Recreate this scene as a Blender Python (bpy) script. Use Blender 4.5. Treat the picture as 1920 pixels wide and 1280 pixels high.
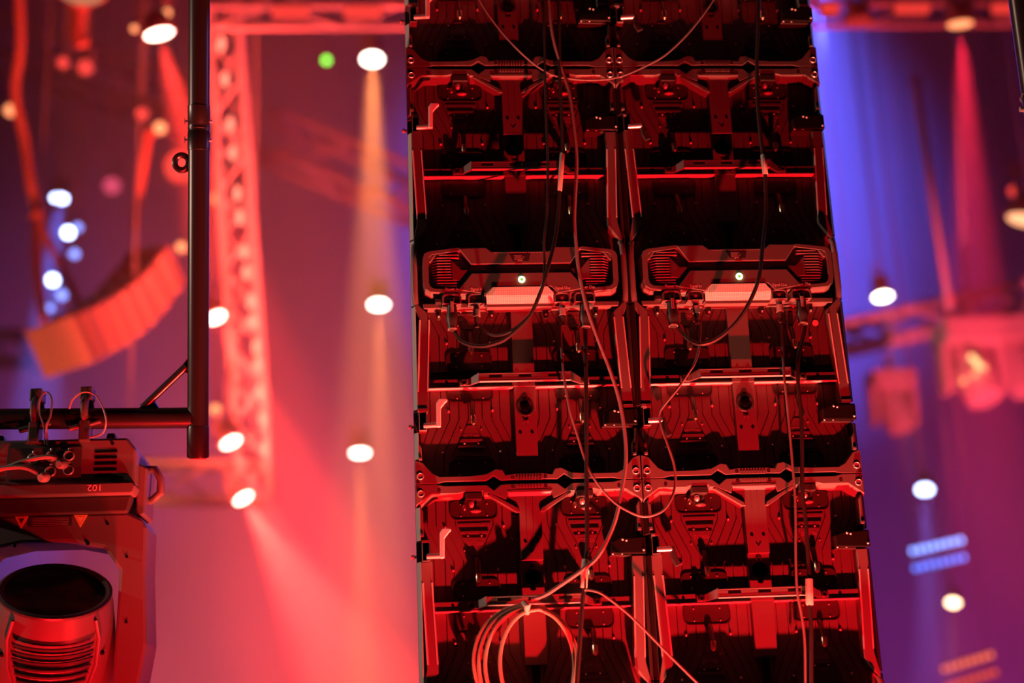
import bpy, bmesh, math, random
from mathutils import Vector, Matrix
random.seed(7)
sc = bpy.context.scene
for o in list(bpy.data.objects): bpy.data.objects.remove(o)
COL = sc.collection
PI = math.pi

# ---------------------------------------------------------------- camera
F = 2667.0
CR = ((0.99623845, -0.07670833, -0.04030856),      # camera right / down / forward in world axes
      (-0.01759794, 0.27637533, -0.96088864),
      (0.08484845, 0.95798356, 0.27398582))
CP = Vector((-0.546847, -3.069323, -0.557683))
cr, cd, cf = (Vector(v) for v in CR)
cam_d = bpy.data.cameras.new('camera'); cam = bpy.data.objects.new('camera', cam_d); COL.objects.link(cam)
cam_d.sensor_width = 36.0; cam_d.lens = 36.0 * F / 1920.0
cam_d.clip_start = 0.05; cam_d.clip_end = 200
m = Matrix((cr, -cd, -cf)).transposed().to_4x4(); m.translation = CP
cam.matrix_world = m
cam_d.dof.use_dof = True; cam_d.dof.focus_distance = 3.20; cam_d.dof.aperture_fstop = 1.25
cam_d.dof.aperture_blades = 0
sc.camera = cam

def ray(u, v): return cr * ((u - 960) / F) + cd * ((v - 640) / F) + cf
def at(u, v, Z): return CP + ray(u, v) * Z                # Z = distance along the optical axis
def onY(u, v, Y):                                         # on the vertical plane at depth Y
    d = ray(u, v); return CP + d * ((Y - CP.y) / d.y)

# ---------------------------------------------------------------- world, exposure
w = bpy.data.worlds.new('world'); sc.world = w; w.use_nodes = True
bg = w.node_tree.nodes['Background']; bg.inputs[0].default_value = (0.30, 0.06, 0.14, 1); bg.inputs[1].default_value = 0.02
sc.view_settings.view_transform = 'Standard'; sc.view_settings.look = 'None'
sc.view_settings.exposure = 0.0; sc.view_settings.gamma = 1.0
sc.view_settings.use_curve_mapping = False
cy = sc.cycles
cy.use_denoising = True
cy.max_bounces = 5; cy.diffuse_bounces = 2; cy.glossy_bounces = 2; cy.transmission_bounces = 2; cy.volume_bounces = 0
cy.transparent_max_bounces = 4
cy.sample_clamp_indirect = 2.0; cy.sample_clamp_direct = 0.0

# ---------------------------------------------------------------- lights
def look(o, target):
    o.rotation_euler = (Vector(target) - o.location).to_track_quat('-Z', 'Y').to_euler()
def spot(name, loc, target, energy, color, deg, blend=0.5, radius=0.05, parent=None):
    d = bpy.data.lights.new(name, 'SPOT'); d.energy = energy; d.color = color
    d.spot_size = math.radians(deg); d.spot_blend = blend; d.shadow_soft_size = radius
    o = bpy.data.objects.new(name, d); COL.objects.link(o); o.location = loc; look(o, target)
    if parent is not None:
        bpy.context.view_layer.update()
        mw = o.matrix_basis.copy(); o.parent = parent; o.matrix_parent_inverse = parent.matrix_basis.inverted(); o.matrix_basis = mw
    return o
RED = (1.0, 0.006, 0.010)
# the red floor wash that lights the back of the wall from below, in front and a little to the right
rw = spot('red_wash', (0.30, -0.82, -2.20), (0.06, 0.0, -0.62), 1500, RED, 40, 1.0, 0.025); rw.scale = (1.9, 1.0, 1.0)
# added warm fill almost straight below, turns only the undersides orange
am = spot('amber_underside_fill', (0.10, -0.24, -2.2), (0.0, 0.0, -0.6), 1000, (1.0, 0.19, 0.11), 50, 1.0, 0.03); am.scale = (1.6, 1.0, 1.0)
# the red wash on the pipe frame and the moving light
spot('red_wash_pipes', (-1.22, -0.16, -1.55), (-1.36, 0.2, -0.35), 330, RED, 62, 0.9, 0.05)
# pale side light skimming the left edge of the wall
spot('pale_side_light', (-5.5, -0.14, 1.3), (-0.5, 0.0, 0.4), 420, (1.0, 0.62, 0.46), 26, 0.5, 0.06)
# blue back light from the right
spot('blue_side_light', (4.2, 1.5, 2.6), (0.5, 0.05, 0.5), 120, (0.30, 0.30, 1.0), 30, 0.5, 0.1)
# hall washes on the far wall and in the haze
spot('red_hall_wash', (-2.4, 9.0, -5.0), (-1.6, 24.0, 0.0), 13000, (1.0, 0.050, 0.042), 48, 1.0, 0.4)
spot('crimson_hall_wash', (-9.0, 8.0, -3.0), (-7.0, 24.0, 7.0), 550, (0.8, 0.02, 0.40), 80, 1.0, 0.4)
spot('pink_hall_wash', (-6.0, 10.0, -4.0), (-4.6, 24.0, 0.5), 2800, (1.0, 0.015, 0.28), 46, 1.0, 0.4)
spot('rose_hall_wash', (-2.6, 9.0, -2.0), (-2.4, 24.0, 7.2), 10000, (1.0, 0.15, 0.17), 48, 1.0, 0.4)
spot('violet_hall_wash', (-6.5, 12.0, -1.0), (-7.0, 24.0, 6.2), 2600, (0.36, 0.06, 1.0), 34, 1.0, 0.4)
spot('blue_hall_wash', (3.0, 8.0, 6.6), (5.0, 24.0, 9.5), 85000, (0.09, 0.105, 1.0), 44, 1.0, 0.4)
spot('purple_hall_wash', (5.5, 8.0, -3.0), (5.6, 24.0, 3.5), 7000, (0.62, 0.060, 0.62), 62, 1.0, 0.4)

# ---------------------------------------------------------------- materials
def mat(name, col, rough=0.5, metal=0.0, bump=0.0, scale=200, spec=0.5, mott=0.0):
    m = bpy.data.materials.new(name); m.use_nodes = True
    nt = m.node_tree; b = nt.nodes['Principled BSDF']
    b.inputs['Base Color'].default_value = (*col, 1); b.inputs['Roughness'].default_value = rough
    b.inputs['Metallic'].default_value = metal; b.inputs['Specular IOR Level'].default_value = spec
    if bump or mott:
        tc = nt.nodes.new('ShaderNodeTexCoord'); nz = nt.nodes.new('ShaderNodeTexNoise')
        nz.inputs['Scale'].default_value = scale; nz.inputs['Detail'].default_value = 3
        nt.links.new(tc.outputs['Object'], nz.inputs['Vector'])
        if bump:
            bp = nt.nodes.new('ShaderNodeBump'); bp.inputs['Strength'].default_value = bump; bp.inputs['Distance'].default_value = 0.002
            nt.links.new(nz.outputs['Fac'], bp.inputs['Height']); nt.links.new(bp.outputs['Normal'], b.inputs['Normal'])
        if mott:
            mx = nt.nodes.new('ShaderNodeMix'); mx.data_type = 'RGBA'
            mx.inputs[6].default_value = (*[c * (1 - mott) for c in col], 1); mx.inputs[7].default_value = (*[min(1, c * (1 + mott)) for c in col], 1)
            nt.links.new(nz.outputs['Fac'], mx.inputs[0]); nt.links.new(mx.outputs[2], b.inputs['Base Color'])
    return m
def emit(name, col, strength):
    m = bpy.data.materials.new(name); m.use_nodes = True; nt = m.node_tree
    nt.nodes.remove(nt.nodes['Principled BSDF'])
    e = nt.nodes.new('ShaderNodeEmission'); e.inputs[0].default_value = (*col, 1); e.inputs[1].default_value = strength
    nt.links.new(e.outputs[0], nt.nodes['Material Output'].inputs[0])
    m.cycles.emission_sampling = 'NONE'
    return m
FRAME = mat('black_cast_frame', (0.15, 0.14, 0.14), 0.40, 0, 0.05, 400)
SIDE_LIT = mat('side_lit_edge', (0.50, 0.48, 0.46), 0.45)  # paler side-wall copy, the pale side light put into its colour
FIN = mat('fin_metal', (0.42, 0.40, 0.40), 0.4)
EDGE = mat('edge_highlight', (0.62, 0.60, 0.58), 0.35)  # lighter tone on ribs and lips stands in for their highlight lines
MODULE = mat('black_module_plastic', (0.115, 0.108, 0.108), 0.5, 0, 0.45, 900, 0.5, 0.6)
DARK = mat('black_plastic', (0.035, 0.033, 0.033), 0.45)
LOCK = mat('black_lock', (0.012, 0.011, 0.011), 0.22)
LID = mat('glossy_black_lid', (0.045, 0.04, 0.04), 0.3, 0, 0.05, 200)
STEEL = mat('bright_steel', (0.85, 0.83, 0.80), 0.30, 0.7)
BRASS = mat('brass_tip', (0.85, 0.72, 0.5), 0.3, 1.0)
BOXM = mat('control_box_enamel', (0.15, 0.14, 0.14), 0.38, 0, 0.03, 300)
LETTER = mat('white_print', (0.85, 0.83, 0.8), 0.6)
DIMPRINT = mat('grey_print', (0.32, 0.30, 0.30), 0.6)
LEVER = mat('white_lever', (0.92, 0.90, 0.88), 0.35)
TAG = mat('paper_tag', (0.72, 0.66, 0.56), 0.7, 0, 0.1, 150, 0.3, 0.25)
STICK = mat('sticker', (0.8, 0.78, 0.7), 0.6)
CABLE = mat('black_rubber_cable', (0.03, 0.028, 0.028), 0.38)
CABLE2 = mat('grey_rubber_cable', (0.24, 0.21, 0.20), 0.45)
CABLE3 = mat('thin_grey_cable', (0.20, 0.18, 0.18), 0.4)
CLEAR = mat('grey_plug_shell', (0.34, 0.32, 0.30), 0.35)
PIPE = mat('black_painted_tube', (0.014, 0.013, 0.014), 0.33, 0, 0.03, 120)
HEADM = mat('moving_light_shell', (0.15, 0.14, 0.14), 0.40, 0, 0.03, 200)
HEADD = mat('moving_light_dark', (0.06, 0.055, 0.055), 0.4)
GLASS = mat('black_lens_glass', (0.003, 0.003, 0.004), 0.22, 0, 0, 200, 0.12)
ALU = mat('truss_aluminium', (0.80, 0.78, 0.78), 0.42, 0.25)
ALUD = mat('dark_truss_steel', (0.50, 0.47, 0.48), 0.5, 0.1)
SHELL = mat('lamp_shell', (0.30, 0.28, 0.28), 0.5)
SPK = mat('speaker_paint', (0.55, 0.42, 0.36), 0.6)
STRAP = mat('orange_strap', (0.62, 0.26, 0.18), 0.7)
WALLM = mat('hall_wall_paint', (0.34, 0.33, 0.34), 0.9, 0, 0, 0.5, 0.2, 0.12)
LEDRING = emit('led_ring', (0.95, 1.0, 0.42), 9.0)
LEDCORE = emit('led_core', (0.35, 0.75, 0.08), 0.9)

GRILLE = bpy.data.materials.new('pale_vent_mesh'); GRILLE.use_nodes = True
nt = GRILLE.node_tree; b_ = nt.nodes['Principled BSDF']; b_.inputs['Roughness'].default_value = 0.45
tc = nt.nodes.new('ShaderNodeTexCoord'); mp = nt.nodes.new('ShaderNodeMapping'); br = nt.nodes.new('ShaderNodeTexBrick')
mp.inputs['Rotation'].default_value = (PI / 2, 0, 0)
br.offset = 0.0; br.inputs['Scale'].default_value = 1.0; br.inputs['Brick Width'].default_value = 0.0042; br.inputs['Row Height'].default_value = 0.0026
br.inputs['Mortar Size'].default_value = 0.00035; br.inputs['Color1'].default_value = (0.9, 0.88, 0.85, 1); br.inputs['Color2'].default_value = (0.85, 0.83, 0.8, 1)
br.inputs['Mortar'].default_value = (0.25, 0.22, 0.22, 1)
nt.links.new(tc.outputs['Object'], mp.inputs['Vector']); nt.links.new(mp.outputs['Vector'], br.inputs['Vector']); nt.links.new(br.outputs['Color'], b_.inputs['Base Color'])

# ---------------------------------------------------------------- mesh helpers
class MB:
    def __init__(s): s.v = []; s.f = []
    def add(s, vs, fs):
        k = len(s.v); s.v += [tuple(p) for p in vs]; s.f += [tuple(i + k for i in f) for f in fs]; return s
    def box(s, x0, x1, y0, y1, z0, z1):
        return s.add([(x, y, z) for x in (x0, x1) for y in (y0, y1) for z in (z0, z1)],
                     [(0, 1, 3, 2), (4, 6, 7, 5), (0, 4, 5, 1), (2, 3, 7, 6), (0, 2, 6, 4), (1, 5, 7, 3)])
    def prism(s, poly, y0, y1, back=None):
        n = len(poly); back = back or poly
        return s.add([(x, y0, z) for x, z in poly] + [(x, y1, z) for x, z in back],
                     [tuple(range(n)), tuple(range(2 * n - 1, n - 1, -1))] + [(i, i + n, (i + 1) % n + n, (i + 1) % n) for i in range(n)])
    def xprism(s, poly, x0, x1):                     # polygon in (y,z) extruded along x
        n = len(poly)
        return s.add([(x0, y, z) for y, z in poly] + [(x1, y, z) for y, z in poly],
                     [tuple(range(n)), tuple(range(2 * n - 1, n - 1, -1))] + [(i, i + n, (i + 1) % n + n, (i + 1) % n) for i in range(n)])
    def ring(s, outer, inner, y0, y1):
        n = len(outer); V = [(x, y0, z) for x, z in outer] + [(x, y0, z) for x, z in inner] + [(x, y1, z) for x, z in outer] + [(x, y1, z) for x, z in inner]
        Fs = []
        for i in range(n):
            j = (i + 1) % n
            Fs += [(i, j, n + j, n + i), (2 * n + i, 3 * n + i, 3 * n + j, 2 * n + j), (i, 2 * n + i, 2 * n + j, j), (n + i, n + j, 3 * n + j, 3 * n + i)]
        return s.add(V, Fs)
    def tube(s, pts, r, n=8, closed=False, cap=True):
        pts = [Vector(p) for p in pts]; N = len(pts); V = []; Fs = []; up = None
        rs = r if isinstance(r, (list, tuple)) else [r] * N
        for i, p in enumerate(pts):
            if closed: t = pts[(i + 1) % N] - pts[i - 1]
            else: t = pts[min(i + 1, N - 1)] - pts[max(i - 1, 0)]
            if t.length < 1e-9: t = Vector((0, 0, 1))
            t.normalize()
            if up is None: up = t.orthogonal().normalized()
            up = (up - t * up.dot(t)); up = up.normalized() if up.length > 1e-6 else t.orthogonal().normalized()
            bn = t.cross(up)
            for k in range(n):
                a = 2 * PI * k / n; V.append(p + (up * math.cos(a) + bn * math.sin(a)) * rs[i])
        for i in range(N if closed else N - 1):
            j = (i + 1) % N
            for k in range(n):
                l = (k + 1) % n; Fs.append((i * n + k, i * n + l, j * n + l, j * n + k))
        if cap and not closed: Fs += [tuple(range(n))[::-1], tuple(range((N - 1) * n, N * n))]
        return s.add(V, Fs)
    def cyl(s, p, q, r0, r1=None, n=12): return s.tube([p, q], [r0, r0 if r1 is None else r1], n)
    def lathe(s, p, d, prof, n=24):                  # prof: (distance along d, radius)
        p = Vector(p); d = Vector(d).normalized(); u = d.orthogonal().normalized(); bn = d.cross(u); V = []; Fs = []
        for (h, r) in prof:
            for k in range(n):
                a = 2 * PI * k / n; V.append(p + d * h + (u * math.cos(a) + bn * math.sin(a)) * max(r, 1e-5))
        for i in range(len(prof) - 1):
            for k in range(n):
                l = (k + 1) % n; Fs.append((i * n + k, i * n + l, (i + 1) * n + l, (i + 1) * n + k))
        Fs += [tuple(range(n))[::-1], tuple(range((len(prof) - 1) * n, len(prof) * n))]
        return s.add(V, Fs)
    def dome(s, c, r, sy=1.0, n=8):
        c = Vector(c); prof = [(-r * sy * math.cos(a), r * math.sin(a)) for a in [PI / 2 * i / 3 for i in range(4)]]
        return s.lathe(c, (0, 1, 0), prof + [(r * sy * 0.4, r)], n)
    def ball(s, c, r, n=8, sc=(1, 1, 1)):
        c = Vector(c); k = n // 2; V = []; Fs = []
        for i in range(k + 1):
            a = PI * i / k
            for j in range(n):
                b = 2 * PI * j / n
                V.append(c + Vector((math.sin(a) * math.cos(b) * sc[0], math.sin(a) * math.sin(b) * sc[1], math.cos(a) * sc[2])) * r)
        for i in range(k):
            for j in range(n):
                l = (j + 1) % n; Fs.append((i * n + j, i * n + l, (i + 1) * n + l, (i + 1) * n + j))
        return s.add(V, Fs)
    def mesh(s, name, material, smooth=False):
        me = bpy.data.meshes.new(name); me.from_pydata(s.v, [], s.f)
        bm = bmesh.new(); bm.from_mesh(me); bmesh.ops.remove_doubles(bm, verts=bm.verts, dist=1e-6)
        bmesh.ops.recalc_face_normals(bm, faces=bm.faces); bm.to_mesh(me); bm.free()
        me.materials.append(material)
        if smooth: me.polygons.foreach_set('use_smooth', [True] * len(me.polygons)); me.set_sharp_from_angle(angle=math.radians(40))
        return me
    def build(s, name, material, parent=None, smooth=False, bevel=0):
        return obj(name, s.mesh(name, material, smooth), parent, bevel)
JOINED = {'screw', 'lid_screw', 'bolt_hole', 'fine_print', 'vent_row', 'lock_screw'}    # specks of a few pixels
def obj(name, me, parent=None, bevel=0):
    o = bpy.data.objects.new(name, me); COL.objects.link(o); o.parent = parent
    if name in JOINED: o['kind'] = 'stuff'
    if bevel:
        b = o.modifiers.new('bevel', 'BEVEL'); b.width = bevel; b.segments = 2; b.limit_method = 'ANGLE'; b.angle_limit = math.radians(35)
    return o
def tag(o, label, cat, group=None, kind=None):
    if label: o['label'] = label
    if cat: o['category'] = cat
    if group: o['group'] = group
    if kind: o['kind'] = kind
    return o
def empty(name, loc=(0, 0, 0), label=None, cat=None, group=None):
    o = bpy.data.objects.new(name, None); COL.objects.link(o); o.location = loc; o.empty_display_size = 0.05
    return tag(o, label, cat, group)
def copy_tree(o, parent=None):
    c = o.copy(); COL.objects.link(c); c.parent = parent
    for ch in list(o.children): copy_tree(ch, c)
    return c
_tc = {}
def text_mesh(txt, size, material, sx=1.0, sz=1.0, flip=False, depth=0.0003):
    cu = bpy.data.curves.new('print', 'FONT'); cu.body = txt; cu.size = size; cu.align_x = 'CENTER'; cu.align_y = 'CENTER'; cu.extrude = depth; cu.resolution_u = 3
    to = bpy.data.objects.new('print', cu); COL.objects.link(to)
    me = bpy.data.meshes.new_from_object(to); bpy.data.objects.remove(to)
    k = -1 if flip else 1
    for v in me.vertices:
        x, y, z = v.co; v.co = (x * sx * k, -z, y * sz * k)
    me.materials.clear(); me.materials.append(material); return me
def mir(poly): return [(-x, z) for x, z in poly][::-1]
def smoothpts(P, n=6):
    P = [Vector(p) for p in P]; out = []
    for i in range(len(P) - 1):
        a, b, c, d = P[max(i - 1, 0)], P[i], P[i + 1], P[min(i + 2, len(P) - 1)]
        for k in range(n):
            t = k / n; out.append(0.5 * ((2 * b) + (c - a) * t + (2 * a - 5 * b + 4 * c - d) * t * t + (3 * b - a - 3 * c + d) * t ** 3))
    out.append(P[-1]); return out

# ================================================================ the setting
for nm, bx_ in (('floor', (-26, 26, -9, 24, -6.6, -6.4)), ('ceiling', (-26, 26, -9, 24, 18, 18.3)), ('wall_left', (-26.3, -26, -9, 24, -6.6, 18.3)), ('wall_right', (26, 26.3, -9, 24, -6.6, 18.3))):
    tag(MB().box(*bx_).build(nm, WALLM), 'dark hall ' + nm.replace('_', ' on the '), None, kind='structure')
wall = MB().box(-26, 26, 24, 24.3, -6.6, 18.3).build('wall_back', WALLM); tag(wall, 'far hall wall dimly lit red, purple and blue through haze', None, kind='structure')
hz = MB().box(-16, 16, 1.1, 23.9, -6, 16)
hm = bpy.data.materials.new('stage_haze'); hm.use_nodes = True; nt = hm.node_tree; nt.nodes.remove(nt.nodes['Principled BSDF'])
vs = nt.nodes.new('ShaderNodeVolumeScatter'); vs.inputs['Color'].default_value = (1, 1, 1, 1); vs.inputs['Density'].default_value = 0.022; vs.inputs['Anisotropy'].default_value = 0.0
nt.links.new(vs.outputs[0], nt.nodes['Material Output'].inputs['Volume'])
haze = hz.build('haze', hm); tag(haze, 'thin theatrical haze filling the hall behind the screen wall', 'haze', kind='stuff')

# ================================================================ LED panel
# local frame: x -0.25..0.25, z 0 (top) .. -1 (bottom), y 0 = front of the frame, +y away from the camera
def module_mesh(flip):
    """back of one 0.21 x 0.22 module: raised bands with real grooves between them, u from the middle, t downwards"""
    mb = MB(); T = 0.22
    Z = (lambda t: -(T - t)) if flip else (lambda t: -t)
    mb.box(-0.113, 0.113, 0.033, 0.037, -T, 0)
    g = 0.0010
    def line(u0): return [(u0, 0), (u0, 0.058), (u0 - 0.036, 0.135), (u0 - 0.036, T)]
    L = [line(0.041), line(0.062), line(0.083), line(0.102), [(0.113, 0), (0.113, 0.058), (0.113, 0.135), (0.113, T)], ]
    L.insert(4, [(0.1125, 0), (0.1125, 0.058), (0.090, 0.135), (0.090, T)])
    for s in (1, -1):
        for a, b in zip(L[:-1], L[1:]):
            poly = [(s * (u + g), Z(t)) for u, t in a] + [(s * max(u - g, ua + g + 0.0002), Z(t)) for (u, t), (ua, _) in zip(b[::-1], a[::-1])]
            mb.prism(poly, 0.030, 0.034)
    # middle funnel between the grooves
    f = [(0.040, 0.0), (0.040, 0.058), (0.004, 0.135), (0.004, T)]
    poly = [(-u + 0.0, Z(t)) for u, t in f] + [(u, Z(t)) for u, t in f[::-1]]
    mb.prism(poly, 0.0305, 0.034)
    for t, hw, h, pr in ((0.052, 0.036, 0.006, 0.002), (0.070, 0.031, 0.005, 0.004), (0.084, 0.026, 0.006, 0.003)):
        mb.prism([(-hw, Z(t)), (hw, Z(t)), (hw - 0.002, Z(t + h)), (-hw + 0.002, Z(t + h))], 0.0305 - pr, 0.032)
    mb.box(-0.010, 0.010, 0.0285, 0.032, min(Z(0.118), Z(0.121)), max(Z(0.118), Z(0.121)))
    return mb.mesh('module_back', MODULE)
def pill_mesh():
    hw, hh, r = 0.052, 0.0215, 0.014; P = []
    for cx, cz, a0 in ((hw - r, hh - r, 0), (-hw + r, hh - r, 90), (-hw + r, -hh + r, 180), (hw - r, -hh + r, 270)):
        for k in range(5):
            a = math.radians(a0 + 22.5 * k); P.append((cx + r * math.cos(a), cz + r * math.sin(a)))
    inner = [(x * 0.965, z * 0.92) for x, z in P]
    mb = MB().prism(inner, 0.0285, 0.034); mb.ring(P, inner, 0.0265, 0.034); return mb.mesh('cover_lid', LID)
def lid_screw_mesh():
    mb = MB()
    for sx in (-0.029, 0.029):
        for sz in (-0.013, 0.013): mb.dome((sx, 0.0285, sz), 0.0020, 1.3, 6)
    return mb.mesh('lid_screw', STEEL, True)
def screw_mesh(flip):
    mb = MB(); T = 0.22
    for u, t, r in ((-0.064, 0.06, 0.0034), (0.064, 0.06, 0.0034), (-0.015, 0.080, 0.0026), (0.015, 0.080, 0.0026), (-0.049, 0.154, 0.0034), (0.049, 0.154, 0.0034),
                    (-0.023, 0.112, 0.0018), (0.023, 0.112, 0.0018)):
        mb.dome((u, 0.029, -(T - t) if flip else -t), r, 1.2, 8)
    return mb.mesh('screw', STEEL, True)
def pin_mesh(): return MB().tube([(0, 0.031, 0.040), (0, 0.022, 0.034), (0, 0.014, 0.012), (0, 0.008, 0.002)], [0.0055, 0.006, 0.0055, 0.0055], 10).mesh('release_pin', DARK, True)
def pin_tip_mesh(): return MB().tube([(0, 0.0085, 0.004), (0, 0.0065, -0.004), (0, 0.007, -0.012), (0, 0.010, -0.015)], [0.0064, 0.0070, 0.0062, 0.003], 10).mesh('pin_tip', BRASS, True)
MOD = {f: module_mesh(f) for f in (False, True)}; SCR = {f: screw_mesh(f) for f in (False, True)}
PILL, LSCR, PIN, TIP = pill_mesh(), lid_screw_mesh(), pin_mesh(), pin_tip_mesh()
SERIAL = text_mesh('501711006', 0.0085, DIMPRINT, 0.95, 1.45)
BOLT = MB().lathe((0, 0.001, 0), (0, -1, 0), [(0, 0.0078), (0.002, 0.0078), (0.0035, 0.0066), (0.0022, 0.0058), (0.0016, 0.001)], 14).mesh('bolt', STEEL, True)

def flange_top(P):
    half_top = [(0.030, -0.0035), (0.062, -0.0045), (0.078, -0.017), (0.094, -0.0045), (0.185, -0.0045), (0.203, -0.0005), (0.2488, -0.0005)]
    half_bot = [(0.2488, -0.046), (0.214, -0.0215), (0.155, -0.0215), (0.143, -0.0185), (0.102, -0.0185), (0.100, -0.0225), (0.086, -0.0225), (0.052, -0.0375), (0.048, -0.0235), (0.030, -0.0235)]
    drop = [(0.2488, -0.062), (0.206, -0.0340), (0.150, -0.0340), (0.143, -0.0250), (0.102, -0.0250), (0.098, -0.0340), (0.086, -0.0340), (0.052, -0.0440), (0.048, -0.0330), (0.030, -0.0330)]
    front = half_top + half_bot; back = half_top + drop
    MB().prism(front + mir(front), 0.0, 0.034, back + mir(back)).build('top_flange', FRAME, P, bevel=0.0012)
def flange_bottom(P):
    half_bot = [(0.2488, -0.9995), (0.203, -0.9995), (0.185, -0.9955), (0.094, -0.9955), (0.078, -0.984), (0.062, -0.9955), (0.030, -0.9945)]
    half_top = [(0.030, -0.981), (0.052, -0.984), (0.058, -0.972), (0.072, -0.970), (0.094, -0.981), (0.130, -0.984), (0.196, -0.984), (0.212, -0.976), (0.232, -0.952), (0.2488, -0.946)]
    front = half_top + half_bot
    MB().prism(front + mir(front), 0.0, 0.034).build('bottom_flange', FRAME, P, bevel=0.0012)

def build_panel():
    P = empty('led_screen_cabinet')
    MB().box(-0.2488, 0.2488, 0.037, 0.078, -0.9993, -0.0007).build('back_tray', DARK, P)
    MB().box(-0.2490, 0.2490, 0.0785, 0.088, -0.9995, -0.0005).build('screen_face', DARK, P)
    flange_top(P); flange_bottom(P)
    for z0, z1 in ((-0.013, -0.004), (-0.996, -0.987)):
        mb = MB()
        for i in range(9):
            x = -0.026 + 0.0065 * i; mb.box(x - 0.0014, x + 0.0014, -0.0022, 0.002, z0, z1)
        mb.box(-0.030, 0.030, -0.0004, 0.01, z0 + 0.001, z1 - 0.001)
        mb.build('ridge_grip', FRAME, P, bevel=0.0005)
    for s in (-1, 1):
        M = (lambda q: q) if s > 0 else mir
        # outer side wall with a chamfered back edge
        for za, zb in ((-0.050, -0.122), (-0.168, -0.432), (-0.436, -0.590), (-0.594, -0.832), (-0.884, -0.944)):
            MB().add([(s * x, y, z) for z in (za, zb) for x, y in ((0.2400, 0.0005), (0.2412, 0.0005), (0.2492, 0.012), (0.2492, 0.04), (0.2400, 0.04))],
                     [(0, 1, 2, 3, 4), (9, 8, 7, 6, 5)] + [(i, (i + 1) % 5, (i + 1) % 5 + 5, i + 5) for i in range(5)]).build('side_wall', DARK, P, bevel=0.0012)
        # short posts beside the corners
        for z0, z1 in ((-0.046, -0.114), (-0.905, -0.947)):
            po = MB().prism(M([(0.2340, z0 - 0.012), (0.2408, z0), (0.2408, z1), (0.2330, z1)]), 0.0, 0.034).build('corner_post', FRAME, P, bevel=0.002)
            MB().prism(M([(0.2335, z1 + 0.007), (0.2410, z1 + 0.007), (0.2410, z1 + 0.001), (0.2335, z1 + 0.001)]), -0.004, 0.003).build('lip', FRAME, po, bevel=0.0008)
        # slanted rails
        up = [(0.217, -0.168), (0.217, -0.213), (0.209, -0.384), (0.209, -0.402), (0.2355, -0.440), (0.2408, -0.446), (0.2408, -0.432), (0.2325, -0.392), (0.2395, -0.213), (0.2408, -0.200), (0.2408, -0.168)]
        lo = [(0.2355, -0.588), (0.209, -0.614), (0.209, -0.640), (0.216, -0.790), (0.218, -0.838), (0.2405, -0.838), (0.2400, -0.790), (0.2325, -0.640), (0.2325, -0.622), (0.2408, -0.600), (0.2408, -0.586)]
        r1 = MB().prism(M(up), 0.0, 0.036).build('side_rail', FRAME, P, bevel=0.0014)
        r2 = MB().prism(M(lo), 0.0, 0.036).build('side_rail', FRAME, P, bevel=0.0014)
        for r, a, b in ((r1, (0.2185, -0.213), (0.2105, -0.384)), (r1, (0.2380, -0.213), (0.2310, -0.384)), (r2, (0.2105, -0.626), (0.2175, -0.792)), (r2, (0.2310, -0.626), (0.2385, -0.792))):
            MB().tube([(s * a[0], 0.0002, a[1]), (s * b[0], 0.0002, b[1])], 0.0019, 8).build('rib', EDGE, r, True)
        MB().prism(M([(0.2180, -0.830), (0.2408, -0.830), (0.2408, -0.838), (0.2180, -0.838)]), -0.003, 0.004).build('lip', FRAME, r2, bevel=0.001)
        # rounded mid rail beside the box
        MB().tube([(s * 0.2370, 0.008, -0.442), (s * 0.2400, 0.004, -0.452), (s * 0.2410, 0.003, -0.480), (s * 0.2410, 0.003, -0.560), (s * 0.2395, 0.005, -0.582), (s * 0.2350, 0.010, -0.596)], 0.0072, 10).build('mid_rail', FRAME, P, True)
        # diagonal braces from the top flange to the spine
        MB().prism(M([(0.092, -0.026), (0.086, -0.022), (0.026, -0.0575), (0.022, -0.066), (0.030, -0.066)]), 0.0, 0.034).build('diagonal_brace', FRAME, P, bevel=0.001)
        # corner bolts
        for x, z in ((0.2375, -0.0205), (0.2375, -0.982)):
            o = obj('bolt', BOLT, P); o.location = (s * x, 0, z)
    mb = MB()
    for s in (-1, 1):
        for x, z in ((0.2435, -0.0085), (0.2435, -0.994), (0.198, -0.0135), (0.036, -0.010), (0.036, -0.989)):
            mb.lathe((s * x, 0.0006, z), (0, -1, 0), [(0, 0.0036), (0.0010, 0.0036), (0.0010, 0.0024), (0.0004, 0.002)], 8)
        for x in (0.174, 0.067, 0.012):
            for z in (-0.2625, -0.7695): mb.lathe((s * x, 0.0136, z), (0, -1, 0), [(0, 0.0034), (0.0008, 0.0034), (0.0008, 0.0022), (0.0003, 0.002)], 8)
        for z, y in ((-0.130, 0.0056), (-0.886, 0.0156)): mb.lathe((s * 0.0132, y, z), (0, -1, 0), [(0, 0.0034), (0.0008, 0.0034)], 8)
    mb.build('bolt_hole', GLASS, P)
    # spine
    sp = MB().prism([(-0.088, -0.0245), (0.088, -0.0245), (0.0245, -0.060), (0.0245, -0.171), (-0.0245, -0.171), (-0.0245, -0.060)], 0.006, 0.034).build('upper_spine', FRAME, P, bevel=0.0015)
    MB().add([(x, 0.0054, z) for x, z in ((-0.006, -0.147), (0, -0.155), (0.006, -0.147), (0.006, -0.1435), (0, -0.1515), (-0.006, -0.1435))], [(0, 1, 4, 5), (1, 2, 3, 4)]).build('arrow_mark', GLASS, sp)
    for x in (-0.0085, 0.0065): MB().box(x - 0.0005, x + 0.0005, 0.0050, 0.0065, -0.140, -0.034).build('spine_line', FRAME, sp)
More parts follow.
